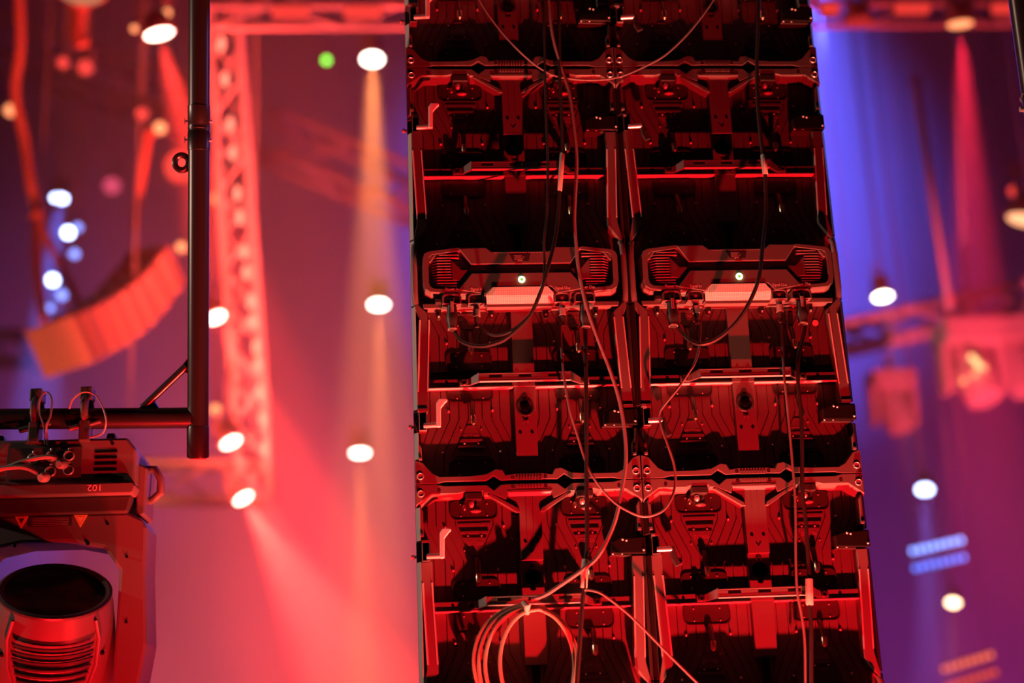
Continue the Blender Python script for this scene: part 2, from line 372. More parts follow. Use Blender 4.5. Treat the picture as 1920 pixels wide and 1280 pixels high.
    for z0, z1, zk in ((-0.170, -0.392, -0.206), (-0.600, -0.976, -0.830)):
        l = MB().prism([(-0.0245, z0), (0.0245, z0), (0.0240, z1), (-0.0240, z1)], 0.016, 0.036).build('lower_spine', FRAME, P, bevel=0.0012)
        k = MB().lathe((0, 0.0165, zk), (0, -1, 0), [(0, 0.0205), (0.002, 0.0205), (0.0035, 0.019), (0.0035, 0.0155), (0.0008, 0.0145), (0.0008, 0.001)], 24).build('lock_socket', DARK, l, True)
        MB().lathe((0, 0.0165, zk), (0, -1, 0), [(0, 0.0105), (0.0075, 0.0100), (0.009, 0.006), (0.0095, 0.001)], 16).build('lock_core', GLASS, l, True)
        for dz in (0.024, -0.024): MB().lathe((0, 0.0165, zk + dz), (0, -1, 0), [(0, 0.0068), (0.0025, 0.0066), (0.003, 0.004), (0.0012, 0.003)], 14).build('lock_screw', DARK, l, True)
    MB().add([(x, 0.0152, z) for x, z in ((-0.006, -0.866), (0, -0.858), (0.006, -0.866), (0.006, -0.8625), (0, -0.8545), (-0.006, -0.8625))], [(0, 1, 4, 5), (1, 2, 3, 4)]).build('arrow_mark', DIMPRINT, P)
    MB().prism([(-0.051, -0.0185), (-0.028, -0.0165), (0.028, -0.0165), (0.051, -0.0185), (0.047, -0.0225), (-0.047, -0.0225)], -0.0008, 0.010,
               [(-0.051, -0.0185), (-0.028, -0.0165), (0.028, -0.0165), (0.051, -0.0185), (0.047, -0.0350), (-0.047, -0.0350)]).build('tee_block', FRAME, P, bevel=0.0008)
    # cross bars with lips and handles
    for zc in (-0.2635, -0.7715):
        cb = MB().box(-0.216, 0.216, 0.014, 0.036, zc - 0.0095, zc + 0.0105).build('cross_bar', FRAME, P, bevel=0.0012)
        for s in (-1, 1):
            MB().box(min(s * 0.0255, s * 0.2165), max(s * 0.0255, s * 0.2165), 0.0095, 0.034, zc - 0.0125, zc - 0.0090).build('lip', EDGE, cb, bevel=0.0012)
        h = MB()
        h.box(-0.104, 0.104, -0.012, 0.000, zc - 0.0025, zc + 0.0062); h.box(-0.104, 0.104, -0.012, 0.000, zc + 0.0136, zc + 0.0165)
        for a, b in ((-0.104, -0.080), (-0.052, -0.014), (0.014, 0.052), (0.080, 0.104)): h.box(a, b, -0.0118, 0.000, zc + 0.0060, zc + 0.0138)
        h.box(-0.104, 0.104, -0.0085, 0.0005, zc + 0.0055, zc + 0.014)
        for s in (-1, 1):
            x = [s * v for v in (0.104, 0.104, 0.126, 0.146)]
            h.add([(x[0], -0.012, zc - 0.0025), (x[0], -0.012, zc + 0.0165), (x[2], 0.006, zc + 0.008), (x[2], 0.006, zc - 0.0075), (x[0], 0.0, zc - 0.0025), (x[0], 0.0, zc + 0.0165), (x[2], 0.014, zc + 0.008), (x[2], 0.014, zc - 0.0075),
                   (x[3], 0.006, zc + 0.006), (x[3], 0.006, zc - 0.0075), (x[3], 0.014, zc + 0.006), (x[3], 0.014, zc - 0.0075)],
                  [(0, 1, 2, 3), (4, 7, 6, 5), (0, 3, 7, 4), (1, 5, 6, 2), (2, 8, 9, 3), (6, 7, 11, 10), (3, 9, 11, 7), (2, 6, 10, 8), (8, 10, 11, 9), (0, 4, 5, 1)])
        hd = h.build('handle', FRAME, P, bevel=0.0009)
        MB().box(-0.102, 0.102, -0.0128, -0.004, zc - 0.0034, zc - 0.0008).build('lip', EDGE, hd, bevel=0.0008)
        for s in (-1, 1): MB().lathe((s * 0.136, 0.0062, zc), (0, -1, 0), [(0, 0.0078), (0.003, 0.0078), (0.0045, 0.006), (0.0045, 0.004), (0.001, 0.0035)], 14).build('handle_bolt', DARK, hd, True)
    # modules: rows 1 and 3 point down, rows 2 and 4 point up
    for row, (zt, fl) in enumerate(((-0.031, False), (-0.274, True), (-0.520, False), (-0.766, True))):
        for cx in (-0.122, 0.122):
            mo = obj('module_back', MOD[fl], P); mo.location = (cx, 0, zt)
            for tz in (0.0235, 0.1965):
                l = obj('cover_lid', PILL, mo); l.location = (0, 0, -tz)
                if row in (0, 1, 2, 3): obj('lid_screw', LSCR, mo).location = (0, 0, -tz)
            obj('screw', SCR[fl], mo)
            p = obj('release_pin', PIN, mo); p.location = (0.004, 0, -0.170 if not fl else -0.086)
            p = obj('pin_tip', TIP, mo); p.location = (0.004, 0, -0.170 if not fl else -0.086)
            t = obj('serial_number', SERIAL, mo); t.location = (0.0, 0.0298, -0.0965 if not fl else -0.1235)
    for cx in (-0.122, 0.122):
        ct = MB().box(cx - 0.019, cx + 0.018, -0.001, 0.03, -0.036, -0.0195).build('catch', DARK, P, bevel=0.002)
        MB().ball((cx - 0.006, 0.012, -0.044), 0.0085, 12, (0.75, 1, 1)).build('catch_ball', STEEL, ct, True)
        MB().box(cx + 0.006, cx + 0.010, 0.010, 0.03, -0.046, -0.034).build('catch_prong', BRASS, ct)
        MB().ball((cx + 0.004, 0.024, -0.058), 0.012, 12, (1.0, 0.5, 0.35)).build('catch_seat', CLEAR, ct, True)
        MB().ball((cx - 0.021, 0.022, -0.050), 0.006, 10, (0.8, 0.8, 1.2)).build('catch_stud', BRASS, ct, True)
    # latches: hook lock on the right edge, lever on the left edge
    for zc in (-0.145, -0.858):
        hk = MB(); hk.prism([(0.172, zc - 0.018), (0.172, zc + 0.008), (0.190, zc + 0.016), (0.2485, zc + 0.018), (0.2485, zc - 0.020), (0.235, zc - 0.020)], -0.004, 0.034)
        b = hk.build('hook_lock', LOCK, P, bevel=0.003)
        MB().prism([(0.168, zc - 0.022), (0.185, zc - 0.012), (0.215, zc - 0.007), (0.238, zc - 0.010), (0.238, zc - 0.024)], 0.004, 0.034).build('lock_plate', LID, b, bevel=0.002)
        s_ = MB()
        for x, z in ((0.176, -0.017), (0.196, -0.017), (0.198, 0.012), (0.206, 0.010), (0.243, -0.012)): s_.dome((x, -0.004 if z > -0.015 else 0.004, zc + z), 0.003, 1.2, 8)
        s_.build('lock_screw', STEEL, b, True)
        # lever on the left
        win = MB().ring([(-0.238, zc + 0.024), (-0.221, zc + 0.024), (-0.221, zc - 0.022), (-0.238, zc - 0.022)], [(-0.2365, zc + 0.018), (-0.2225, zc + 0.018), (-0.2225, zc - 0.020), (-0.2365, zc - 0.020)], -0.001, 0.034)
        wi = win.build('lever_window', FRAME, P, bevel=0.0008)
        MB().box(-0.2365, -0.2225, 0.012, 0.034, zc - 0.020, zc + 0.018).build('window_hole', GLASS, wi)
        MB().tube([(-0.228, -0.004, zc - 0.012), (-0.211, -0.006, zc - 0.012), (-0.196, -0.008, zc - 0.012)], 0.0058, 12).build('lever_pin', STEEL, P, True)
    return P
def lever(P, zc, up):
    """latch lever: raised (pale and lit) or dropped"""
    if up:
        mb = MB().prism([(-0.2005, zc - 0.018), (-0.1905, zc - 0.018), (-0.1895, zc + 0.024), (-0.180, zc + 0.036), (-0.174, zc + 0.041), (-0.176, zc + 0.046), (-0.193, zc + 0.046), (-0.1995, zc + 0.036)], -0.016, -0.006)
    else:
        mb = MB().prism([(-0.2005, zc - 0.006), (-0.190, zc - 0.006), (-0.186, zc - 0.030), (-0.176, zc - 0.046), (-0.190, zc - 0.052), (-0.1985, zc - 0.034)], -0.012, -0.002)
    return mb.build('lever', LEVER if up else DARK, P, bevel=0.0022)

def control_box(P):
    B = MB()
    zt = 0.0
    half = [(0.0, -0.474), (0.068, -0.474), (0.079, -0.464), (0.140, -0.465), (0.207, -0.473), (0.2175, -0.478), (0.2215, -0.488), (0.2215, -0.546), (0.2175, -0.562), (0.205, -0.5695), (0.080, -0.579), (0.0, -0.580)]
    back = [(0.0, -0.470), (0.068, -0.470), (0.079, -0.460), (0.140, -0.461), (0.209, -0.470), (0.221, -0.478), (0.2255, -0.492), (0.2255, -0.556), (0.221, -0.574), (0.208, -0.586), (0.080, -0.594), (0.0, -0.594)]
    full = half + mir(half[1:-1]); fb = back + mir(back[1:-1])
    bx = B.prism(full, -0.012, 0.034, fb).build('control_box', BOXM, P, bevel=0.0015)
    # rounded rim around both heat-sink bays
    inner = [(0.0, -0.480), (0.062, -0.480), (0.075, -0.474), (0.139, -0.4725), (0.200, -0.481), (0.2075, -0.486), (0.2095, -0.495), (0.2095, -0.546), (0.2065, -0.556), (0.199, -0.5615), (0.080, -0.570), (0.0, -0.571)]
    fi = inner + mir(inner[1:-1])
    MB().ring(full, fi, -0.030, -0.011).build('rim', BOXM, bx, bevel=0.0036)
    # upper and lower cover plates
    u = [(0.0, -0.476), (0.066, -0.476), (0.078, -0.466), (0.140, -0.467), (0.113, -0.506), (0.0, -0.506)]
    up = MB().prism(u + mir(u[1:-1]), -0.0315, -0.011).build('upper_cover', BOXM, bx, bevel=0.0016)
    l = [(0.0, -0.5275), (0.112, -0.5275), (0.143, -0.566), (0.082, -0.577), (0.066, -0.5605), (0.0, -0.5605)]
    lp = MB().prism(l + mir(l[1:-1]), -0.0325, -0.011).build('lower_cover', BOXM, bx, bevel=0.0012)
    MB().box(-0.115, 0.115, -0.022, -0.011, -0.530, -0.500).build('cover_channel', BOXM, bx)
    for s in (-1, 1):
        M = (lambda q: q) if s > 0 else mir
        MB().prism(M([(0.157, -0.493), (0.135, -0.517), (0.082, -0.516), (0.074, -0.524), (0.112, -0.5265), (0.132, -0.5455), (0.1575, -0.5405)]), -0.0275, -0.011).build('side_bracket', BOXM, bx, bevel=0.0014)
        MB().prism(M([(0.191, -0.480), (0.2085, -0.484), (0.2085, -0.498), (0.204, -0.498)]), -0.028, -0.011).build('bay_corner', BOXM, bx, bevel=0.0015)
        for k in range(12):
            z = -0.4815 - 0.0067 * k; x0 = 0.143 + (0.0 if 2 < k else -0.004 * 0) - (0.0 if k > 1 else 0.004 * (2 - k)); x0 = 0.140 if k < 2 else (0.158 if k < 9 else 0.140)
            if k > 9: x0 = 0.146
            xo = 0.196 if k > 0 else 0.190
            MB().add([(s * x, y, z + dz) for dz in (-0.0009, 0.0009) for x, y in ((x0, -0.0275), (xo - 0.006, -0.0275), (xo + 0.006, -0.017), (xo + 0.006, -0.011), (x0, -0.011))],
                     [(0, 1, 2, 3, 4), (9, 8, 7, 6, 5)] + [(i, i + 5, (i + 1) % 5 + 5, (i + 1) % 5) for i in range(5)]).build('heat_fin', FIN, bx)
    # dotted vent row, label with fine print
    mb = MB()
    for i in range(19): mb.box(-0.058 + 0.0064 * i - 0.0017, -0.058 + 0.0064 * i + 0.0017, -0.0322, -0.0310, -0.4795, -0.4785)
    mb.build('vent_row', DIMPRINT, up)
    lab = MB().prism([(-0.026, -0.483), (0.022, -0.483), (0.018, -0.500), (-0.018, -0.500)], -0.0320, -0.0310).build('rating_label', DARK, up)
    mb = MB()
    for i in range(7):
        wd = random.uniform(0.014, 0.030); mb.box(-0.015, -0.015 + wd, -0.0323, -0.0318, -0.4860 - 0.0018 * i, -0.4853 - 0.0018 * i)
    mb.build('fine_print', DIMPRINT, lab)
    t = obj('label_mark', text_mesh('CE  FC', 0.0036, LETTER), lab); t.location = (-0.002, -0.0322, -0.4985)
    # power button with lit ring
    rg = MB(); rg.tube([(0.0058 * math.cos(a), -0.0334, -0.5440 + 0.0058 * math.sin(a)) for a in [2 * PI * i / 20 for i in range(20)]], 0.0020, 8, closed=True)
    bt = rg.build('lit_ring', LEDRING, bx, True)
    MB().lathe((0, -0.031, -0.5440), (0, -1, 0), [(0, 0.0042), (0.0015, 0.0042), (0.002, 0.003)], 14).build('button', LEDCORE, bt, True)
    # pale vent mesh on the sloped lower edge
    V = [(-0.066, -0.0335, -0.5615), (0.058, -0.0335, -0.5615), (0.074, -0.0300, -0.5790), (0.070, -0.0180, -0.5985), (-0.080, -0.0180, -0.5985), (-0.082, -0.0300, -0.5790)]
    n = len(V); Bk = [(x * 0.97, y + 0.012, z + 0.004) for x, y, z in V]
    MB().add(V + Bk, [(0, 1, 2, 5), (5, 2, 3, 4), tuple(range(2 * n - 1, n - 1, -1))] + [(i, i + n, (i + 1) % n + n, (i + 1) % n) for i in range(n)]).build('vent_mesh', GRILLE, bx)
    MB().prism([(-0.083, -0.5975), (0.072, -0.5975), (0.068, -0.6045), (-0.079, -0.6045)], -0.019, 0.02).build('vent_lip', FRAME, bx, bevel=0.001)
    # sockets
    for x, hw in ((-0.159, 0.0215), (-0.104, 0.0185), (0.090, 0.0185), (0.141, 0.0240)):
        so = MB().ring([(x - hw, -0.598), (x - hw, -0.581), (x - hw + 0.006, -0.574), (x + hw - 0.006, -0.574), (x + hw, -0.581), (x + hw, -0.598)],
                       [(x - hw + 0.004, -0.597), (x - hw + 0.004, -0.582), (x - hw + 0.008, -0.578), (x + hw - 0.008, -0.578), (x + hw - 0.004, -0.582), (x + hw - 0.004, -0.597)], -0.031, 0.02).build('socket', BOXM, bx, bevel=0.001)
        MB().box(x - hw + 0.005, x + hw - 0.005, -0.024, 0.02, -0.596, -0.579).build('socket_face', BOXM if hw > 0.019 else CLEAR, so)
    for s, x in ((0, -0.188), (0, -0.068), (0, 0.056), (0, 0.170)):
        MB().prism([(x - 0.006, -0.598), (x + 0.006, -0.598), (x + 0.005, -0.618), (x + 0.002, -0.622), (x - 0.002, -0.622), (x - 0.005, -0.618)], 0.004, 0.022).build('screw_tab', DARK, bx, bevel=0.001)
        MB().dome((x, 0.004, -0.617), 0.0032, 1.2, 8).build('tab_screw', STEEL, bx, True)
    MB().box(-0.196, -0.176, -0.020, 0.005, -0.592, -0.582).build('side_button', DARK, bx, bevel=0.002)
    MB().prism([(-0.224, -0.588), (0.224, -0.588), (0.222, -0.600), (-0.222, -0.600)], -0.002, 0.03).build('base_rim', FRAME, bx, bevel=0.002)
    for txt, x, z in (('Power In', -0.158, -0.5640), ('Signal In', -0.103, -0.5655), ('Signal Out', 0.092, -0.5655), ('Power Out', 0.147, -0.5635)):
        o = obj('lettering', text_mesh(txt, 0.0098, LETTER, 0.84, 1.0, False, 0.0001), bx); o.location = (x, -0.0302 if abs(x) > 0.12 else -0.0327, z)
    return bx

proto = build_panel(); control_box(proto)
def panel_copy(): return copy_tree(proto)
rows = {1: 'top', 0: 'middle', -1: 'bottom'}
LBL = {(0, 2): 'black LED panel back at top left, only its lower edge in the frame', (1, 2): 'black LED panel back at top right, only its lower edge in the frame',
       (0, 1): 'middle black LED panel back of the left column, hung beside the long red cable', (1, 1): 'middle black LED panel back of the right column, next to the blue haze',
       (0, 0): 'bottom left LED panel back with a coiled orange cable hanging on it', (1, 0): 'bottom right LED panel back with a paper-tagged black cable'}
PAN = {k: (proto if k == (0, 1) else panel_copy()) for k in LBL}
for (ci, ri), lab in LBL.items():
    p = PAN[(ci, ri)]
    p.location = (-0.25 + 0.5 * ci, 0, float(ri)); tag(p, lab, 'led screen', 'LED panels of the hanging wall')
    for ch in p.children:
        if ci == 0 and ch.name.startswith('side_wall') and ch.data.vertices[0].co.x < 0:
            ch.material_slots[0].link = 'OBJECT'; ch.material_slots[0].material = SIDE_LIT  # outer left walls only, where the side light is coloured in
    for zc in (-0.145, -0.858):
        lever(p, zc, ci == 0)
        if ci == 0: MB().lathe((-0.2490, 0.020, zc - 0.010), (-1, 0, 0), [(0, 0.003), (0.005, 0.003), (0.005, 0.0055), (0.012, 0.0055)], 10).build('edge_knob', STEEL, p, True)
        else: MB().lathe((0.246, 0.012, zc), (1, 0, 0), [(0, 0.004), (0.003, 0.004), (0.003, 0.0025), (0.006, 0.002)], 10).build('edge_knob', STEEL, p, True)
    if (ci, ri) == (1, 1):
        MB().lathe((0.186, 0.0290, -0.640), (0, -1, 0), [(0, 0.0075), (0.0006, 0.0075)], 16).build('round_sticker', STICK, p)

# ================================================================ cables on the wall
def cable(name, pts, r, material, label, cat='cable', group='cables on the LED wall', n=8):
    root = empty(name, (0, 0, 0), label, cat, group)
    P = smoothpts([onY(u, v, Y) for u, v, Y in pts], 6)
    root.location = P[0]
    mb = MB().tube([q - P[0] for q in P], r, n); mb.build('cord', material, root, True)
    return root
def plug_signal(root, base):
    b = Vector(base) - root.location
    pl = MB().lathe(b, (0, 0, -1), [(-0.012, 0.0075), (0.004, 0.0075), (0.004, 0.0068), (0.014, 0.0068), (0.014, 0.0088), (0.030, 0.0084), (0.030, 0.0070)], 14).build('plug', CLEAR, root, True)
    MB().lathe(b, (0, 0, -1), [(0.030, 0.0066), (0.036, 0.0060), (0.044, 0.0052), (0.050, 0.0046), (0.052, 0.0054), (0.055, 0.005)], 12).build('strain_relief', DARK, pl, True)
def plug_power(root, base):
    b = Vector(base) - root.location
    pl = MB().lathe(b, (0, 0, -1), [(-0.012, 0.0100), (0.006, 0.0100), (0.007, 0.0110), (0.018, 0.0115), (0.030, 0.0140), (0.042, 0.0135), (0.052, 0.0105), (0.056, 0.0105), (0.062, 0.0085)], 16).build('plug', DARK, root, True)
    MB().box(b.x - 0.0035, b.x + 0.0035, b.y - 0.0125, b.y - 0.008, b.z - 0.022, b.z + 0.004).build('release_catch', CLEAR, pl, bevel=0.001)
    MB().lathe(b, (0, 0, -1), [(0.056, 0.0108), (0.058, 0.0112), (0.0605, 0.0108)], 14).build('gland_ring', CLEAR, pl, True)
def wrap(root, u, v0, v1, Y, hw, u1=None, name='paper_tag'):
    a = onY(u, v0, Y) - root.location; b = onY(u if u1 is None else u1, v1, Y) - root.location
    MB().tube([a, a.lerp(b, 0.03), a.lerp(b, 0.5), a.lerp(b, 0.97), b], [hw * 0.8, hw, hw * 1.03, hw, hw * 0.85], 8).build(name, TAG, root, True)

D = -0.055
main = cable('trunk_cable', [(1026, -60, D), (1028, 0, D), (1036, 66, D), (1053, 127, D), (1067, 173, D), (1076, 239, D), (1081, 292, D), (1080, 340, D), (1077, 406, D), (1080, 459, D), (1086, 512, D), (1099, 571, D), (1120, 632, D), (1144, 694, D), (1162, 753, D), (1172, 817, D), (1173, 872, D), (1163, 935, D), (1149, 988, D), (1122, 1041, D), (1093, 1067, D), (1059, 1091, -0.045), (1022, 1115, -0.035), (996, 1124, -0.030)],
             0.0042, CABLE2, 'long grey rubber cable falling in front of the left panels to the coil')
# coil
cc = onY(982, 1222, -0.022)
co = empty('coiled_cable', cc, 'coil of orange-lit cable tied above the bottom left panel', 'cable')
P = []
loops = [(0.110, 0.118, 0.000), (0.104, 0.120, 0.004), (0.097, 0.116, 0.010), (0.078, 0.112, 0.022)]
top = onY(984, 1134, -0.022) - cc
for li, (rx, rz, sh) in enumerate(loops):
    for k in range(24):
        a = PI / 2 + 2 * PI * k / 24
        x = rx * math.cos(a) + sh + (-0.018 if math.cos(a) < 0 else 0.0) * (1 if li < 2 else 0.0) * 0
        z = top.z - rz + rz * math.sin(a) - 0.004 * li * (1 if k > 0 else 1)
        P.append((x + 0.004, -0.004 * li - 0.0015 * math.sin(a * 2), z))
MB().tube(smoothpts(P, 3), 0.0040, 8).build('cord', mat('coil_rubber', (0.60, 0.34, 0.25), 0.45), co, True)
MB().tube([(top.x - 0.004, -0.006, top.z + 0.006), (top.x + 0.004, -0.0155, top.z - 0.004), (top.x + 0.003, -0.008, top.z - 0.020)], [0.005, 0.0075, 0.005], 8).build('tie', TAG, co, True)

E1 = -0.055
def PW(cx, dx, row=1.0, dz=-0.597, y=-0.022): return Vector((cx + dx, y, row + dz))
sl = cable('signal_cable', [(1020, -50, E1), (1021, 100, E1), (1024, 220, E1), (1027, 300, E1), (1026, 393, E1), (1020, 449, E1), (1021, 499, E1), (1016, 539, -0.085), (995, 587, -0.085), (960, 619, -0.07), (931, 629, -0.05), (910, 622, -0.02), (900, 608, -0.006)],
           0.0031, CABLE, 'thin black signal cable curving into the left control box')
plug_signal(sl, PW(-0.25, -0.104))
pl_ = cable('power_cable', [(1047, -50, E1), (1049, 120, E1), (1053, 230, E1), (1054, 285, E1), (1051, 330, E1), (1049, 360, E1), (1045, 420, -0.06), (1037, 465, -0.075), (1027, 502, -0.088), (1016, 540, -0.09), (993, 592, -0.085), (955, 630, -0.075), (931, 643, -0.065), (899, 649, -0.05), (867, 641, -0.03), (853, 622, -0.012), (850, 608, -0.006)],
            0.0044, CABLE, 'tagged black power cable looping under the left control box')
plug_power(pl_, PW(-0.25, -0.159)); wrap(pl_, 1054, 287, 358, E1, 0.0062, 1049)
arc = cable('sagging_cable', [(880, -40, D), (899, 0, D), (931, 48, D), (974, 96, D), (1016, 130, D), (1053, 145, D), (1112, 150, D), (1165, 143, D), (1218, 120, D), (1250, 101, D), (1289, 64, D), (1321, 24, D), (1337, 0, D), (1352, -30, D)],
            0.0026, CABLE3, 'thin cable sagging across the top of both panel columns')
pr = cable('power_cable', [(1424, -50, E1), (1421, 60, E1), (1419, 120, E1), (1421, 200, E1), (1429, 280, E1), (1434, 305, E1), (1435, 330, E1), (1436, 400, E1), (1430, 460, -0.08), (1424, 515, -0.09), (1412, 552, -0.09), (1394, 585, -0.085), (1370, 615, -0.075), (1340, 638, -0.06), (1312, 645, -0.05), (1290, 635, -0.035), (1275, 618, -0.015), (1268, 603, -0.006)],
           0.0046, CABLE, 'tagged black power cable looping under the right control box')
plug_power(pr, PW(0.25, -0.159)); wrap(pr, 1431, 290, 327, E1, 0.0068, 1435)
lk = cable('signal_cable', [(1313, 604, -0.006), (1313, 622, -0.012), (1310, 655, -0.03), (1302, 681, -0.045), (1289, 702, -0.05), (1268, 732, -0.05), (1238, 770, -0.045), (1238, 793, -0.045), (1252, 833, -0.05), (1264, 872, -0.05), (1266, 907, -0.05), (1258, 936, -0.055), (1240, 959, -0.06), (1209, 968, -0.06), (1178, 958, -0.06), (1146, 936, -0.055), (1112, 894, -0.05), (1096, 859, -0.045), (1083, 817, -0.045), (1067, 763, -0.045), (1056, 694, -0.04), (1052, 640, -0.02), (1052, 604, -0.006)],
           0.0028, CABLE3, 'thin cable linking the left signal output to the right signal input')
plug_signal(lk, PW(0.25, -0.104)); plug_signal(lk, PW(-0.25, 0.090))
po = cable('power_cable', [(1097, 606, -0.006), (1098, 650, -0.03), (1099, 760, -0.045), (1100, 900, -0.045), (1101, 1020, -0.045), (1098, 1050, -0.045), (1095, 1104, -0.045), (1092, 1130, -0.045), (1088, 1190, -0.045), (1080, 1300, -0.045)],
           0.0049, CABLE, 'black power cable hanging straight down from the left power output with a tag')
plug_power(po, PW(-0.25, 0.141)); wrap(po, 1098, 1048, 1102, -0.045, 0.0078, 1094)
so_ = cable('signal_cable', [(1464, 604, -0.006), (1466, 640, -0.02), (1470, 700, -0.04), (1478, 780, -0.04), (1485, 860, -0.04), (1491, 940, -0.04), (1492, 1046, -0.04), (1495, 1110, -0.04), (1503, 1152, -0.04), (1509, 1206, -0.04), (1510, 1300, -0.04)],
            0.0029, CABLE3, 'thin cable dropping from the right signal output beside a thicker cable')
plug_signal(so_, PW(0.25, 0.090))
pq = cable('power_cable', [(1510, 606, -0.006), (1507, 628, -0.014), (1497, 668, -0.04), (1496, 713, -0.045), (1502, 779, -0.045), (1504, 846, -0.045), (1504, 912, -0.045), (1509, 960, -0.045), (1513, 1006, -0.045), (1517, 1083, -0.045), (1518, 1134, -0.045), (1521, 1180, -0.045), (1521, 1300, -0.045)],
           0.0046, CABLE, 'black power cable with pale tag hanging from the right power output')
plug_power(pq, PW(0.25, 0.141)); wrap(pq, 1517, 1084, 1134, -0.045, 0.0082, 1518)
th = cable('loose_cable', [(1097, 1106, -0.05), (1105, 1106, -0.06), (1125, 1111, -0.07), (1154, 1131, -0.07), (1186, 1158, -0.07), (1222, 1194, -0.07), (1260, 1233, -0.07), (1320, 1292, -0.07)],
           0.0026, CABLE3, 'thin cable crossing diagonally over the foot of the column gap')

# ================================================================ pipe frame and moving light on the left
ZP = 3.32
k_ = ZP / F
pf = empty('pipe_frame', at(373, 640, ZP), 'black tube frame carrying the moving light on the left', 'pipe frame')
O = pf.location
top_ = at(374, -60, ZP) - O; bot = at(371, 856, ZP) - O
ax = (bot - top_).normalized()
MB().tube([top_, bot], 0.0245, 24).build('upright_tube', PIPE, pf, True)
MB().lathe(bot - ax * 0.002, ax, [(-0.070, 0.0250), (-0.068, 0.0256), (0.0, 0.0256), (0.004, 0.0245), (0.004, 0.0205), (-0.03, 0.0200)], 24).build('tube_end', PIPE, pf, True)
MB().lathe(bot, ax, [(-0.004, 0.0200), (0.0048, 0.0200)], 20).build('steel_insert', STEEL, pf, True)
sleeve_c = at(373, 240, ZP) - O
MB().lathe(sleeve_c, ax, [(-0.052, 0.0245), (-0.051, 0.0258), (-0.010, 0.0258), (-0.009, 0.0250), (-0.002, 0.0250), (-0.001, 0.0260), (0.002, 0.0260), (0.003, 0.0250), (0.010, 0.0250), (0.011, 0.0258), (0.052, 0.0258), (0.053, 0.0245)], 28).build('coupling_sleeve', PIPE, pf, True)
for v in (228, 263):
    c = at(373, v, ZP) - O
    MB().cyl(c - cr * 0.033, c + cr * 0.031, 0.0035, n=10).build('pin', STEEL, pf, True)
    MB().cyl(c - cr * 0.033 + Vector((0, -0.002, -0.008)), c - cr * 0.033 + Vector((0, -0.002, 0.008)), 0.0012, n=6).build('split_ring', STEEL, pf)
ec = at(341, 305, ZP) - O
MB().tube([ec + cr * 0.0165 * math.cos(a) + cd * 0.0175 * math.sin(a) for a in [2 * PI * i / 20 for i in range(20)]], 0.0075, 8, closed=True).build('eyelet', PIPE, pf, True)
l_ = at(-80, 786, ZP) - O; r_ = at(362, 783, ZP) - O
MB().tube([l_, r_], 0.0245, 24).build('cross_tube', PIPE, pf, True)
MB().tube([at(268, 764, ZP) - O, at(350, 686, ZP) - O], 0.0088, 12).build('brace_tube', PIPE, pf, True)
MB().add([at(u, v, ZP) - O + cf * d for d in (-0.004, 0.004) for u, v in ((256, 770), (284, 742), (300, 768))], [(0, 1, 2), (5, 4, 3), (0, 3, 4, 1), (1, 4, 5, 2), (2, 5, 3, 0)]).build('gusset', PIPE, pf)
MB().add([at(u, v, ZP) - O + cf * d for d in (-0.004, 0.004) for u, v in ((352, 672), (352, 700), (338, 690))], [(0, 1, 2), (5, 4, 3), (0, 3, 4, 1), (1, 4, 5, 2), (2, 5, 3, 0)]).build('gusset', PIPE, pf)
rp = empty('upright_tube_right', (0, 0, 0), 'black vertical tube cut off by the top right corner of the frame', 'pipe')
rp.name = 'upright_tube'; rp.location = at(1912, 60, 3.3)
MB().tube([at(1902, -60, 3.3) - rp.location, at(1956, 330, 3.3) - rp.location], 0.0235, 20).build('tube', PIPE, rp, True)
MB().cyl(at(1912, 205, 3.27) - rp.location, at(1930, 205, 3.27) - rp.location, 0.006, n=10).build('pin', STEEL, rp, True)
MB().tube([at(1918, 175, 3.27) - rp.location, at(1913, 186, 3.27) - rp.location, at(1916, 192, 3.27) - rp.location], 0.002, 6).build('clip', STEEL, rp, True)

# moving light: local px frame, hung upside down; root at the centre of the base
mh = empty('moving_head_light', at(105, 905, 3.36), 'moving head light hanging upside down from the tube frame, numbered 102', 'stage light')
OM = mh.location; S = 3.36 / F
def L(u, v, d=0.0):          # px offsets from the base centre, x right, z up, y depth (metres)
    return ((u - 105) * S, d, -(v - 905) * S * 1.02)
def pl2(pts): return [((u - 105) * S, -(v - 905) * S * 1.02) for u, v in pts]
base = MB().prism(pl2([(-38, 840), (248, 840), (265, 862), (265, 928), (248, 933), (-38, 933), (-55, 928), (-55, 862)]), -0.10, 0.14).build('base', HEADM, mh, bevel=0.006)
MB().prism(pl2([(-56, 922), (262, 922), (268, 930), (262, 944), (-52, 944), (-58, 930)]), -0.112, 0.15).build('base_band', HEADM, mh, bevel=0.004)
MB().prism(pl2([(-50, 944), (258, 944), (250, 974), (-40, 974)]), -0.09, 0.13).build('base_skirt', HEADD, mh, bevel=0.004)
pan = MB().prism(pl2([(40, 856), (168, 856), (168, 914), (40, 914)]), -0.104, -0.096).build('socket_panel', HEADD, mh)
for u, v in ((114, 872), (146, 872), (114, 900), (146, 898), (82, 876)):
    x, y, z = L(u, v)
    MB().lathe((x, -0.103, z), (0, -1, 0), [(0, 0.0125), (0.006, 0.0125), (0.008, 0.0105), (0.002, 0.0085)], 16).build('socket', STEEL if u < 100 else HEADM, pan, True)
    if u < 160: MB().dome((x, -0.104, z + 0.016), 0.004, 1.2, 8).build('screw', STEEL, pan, True)
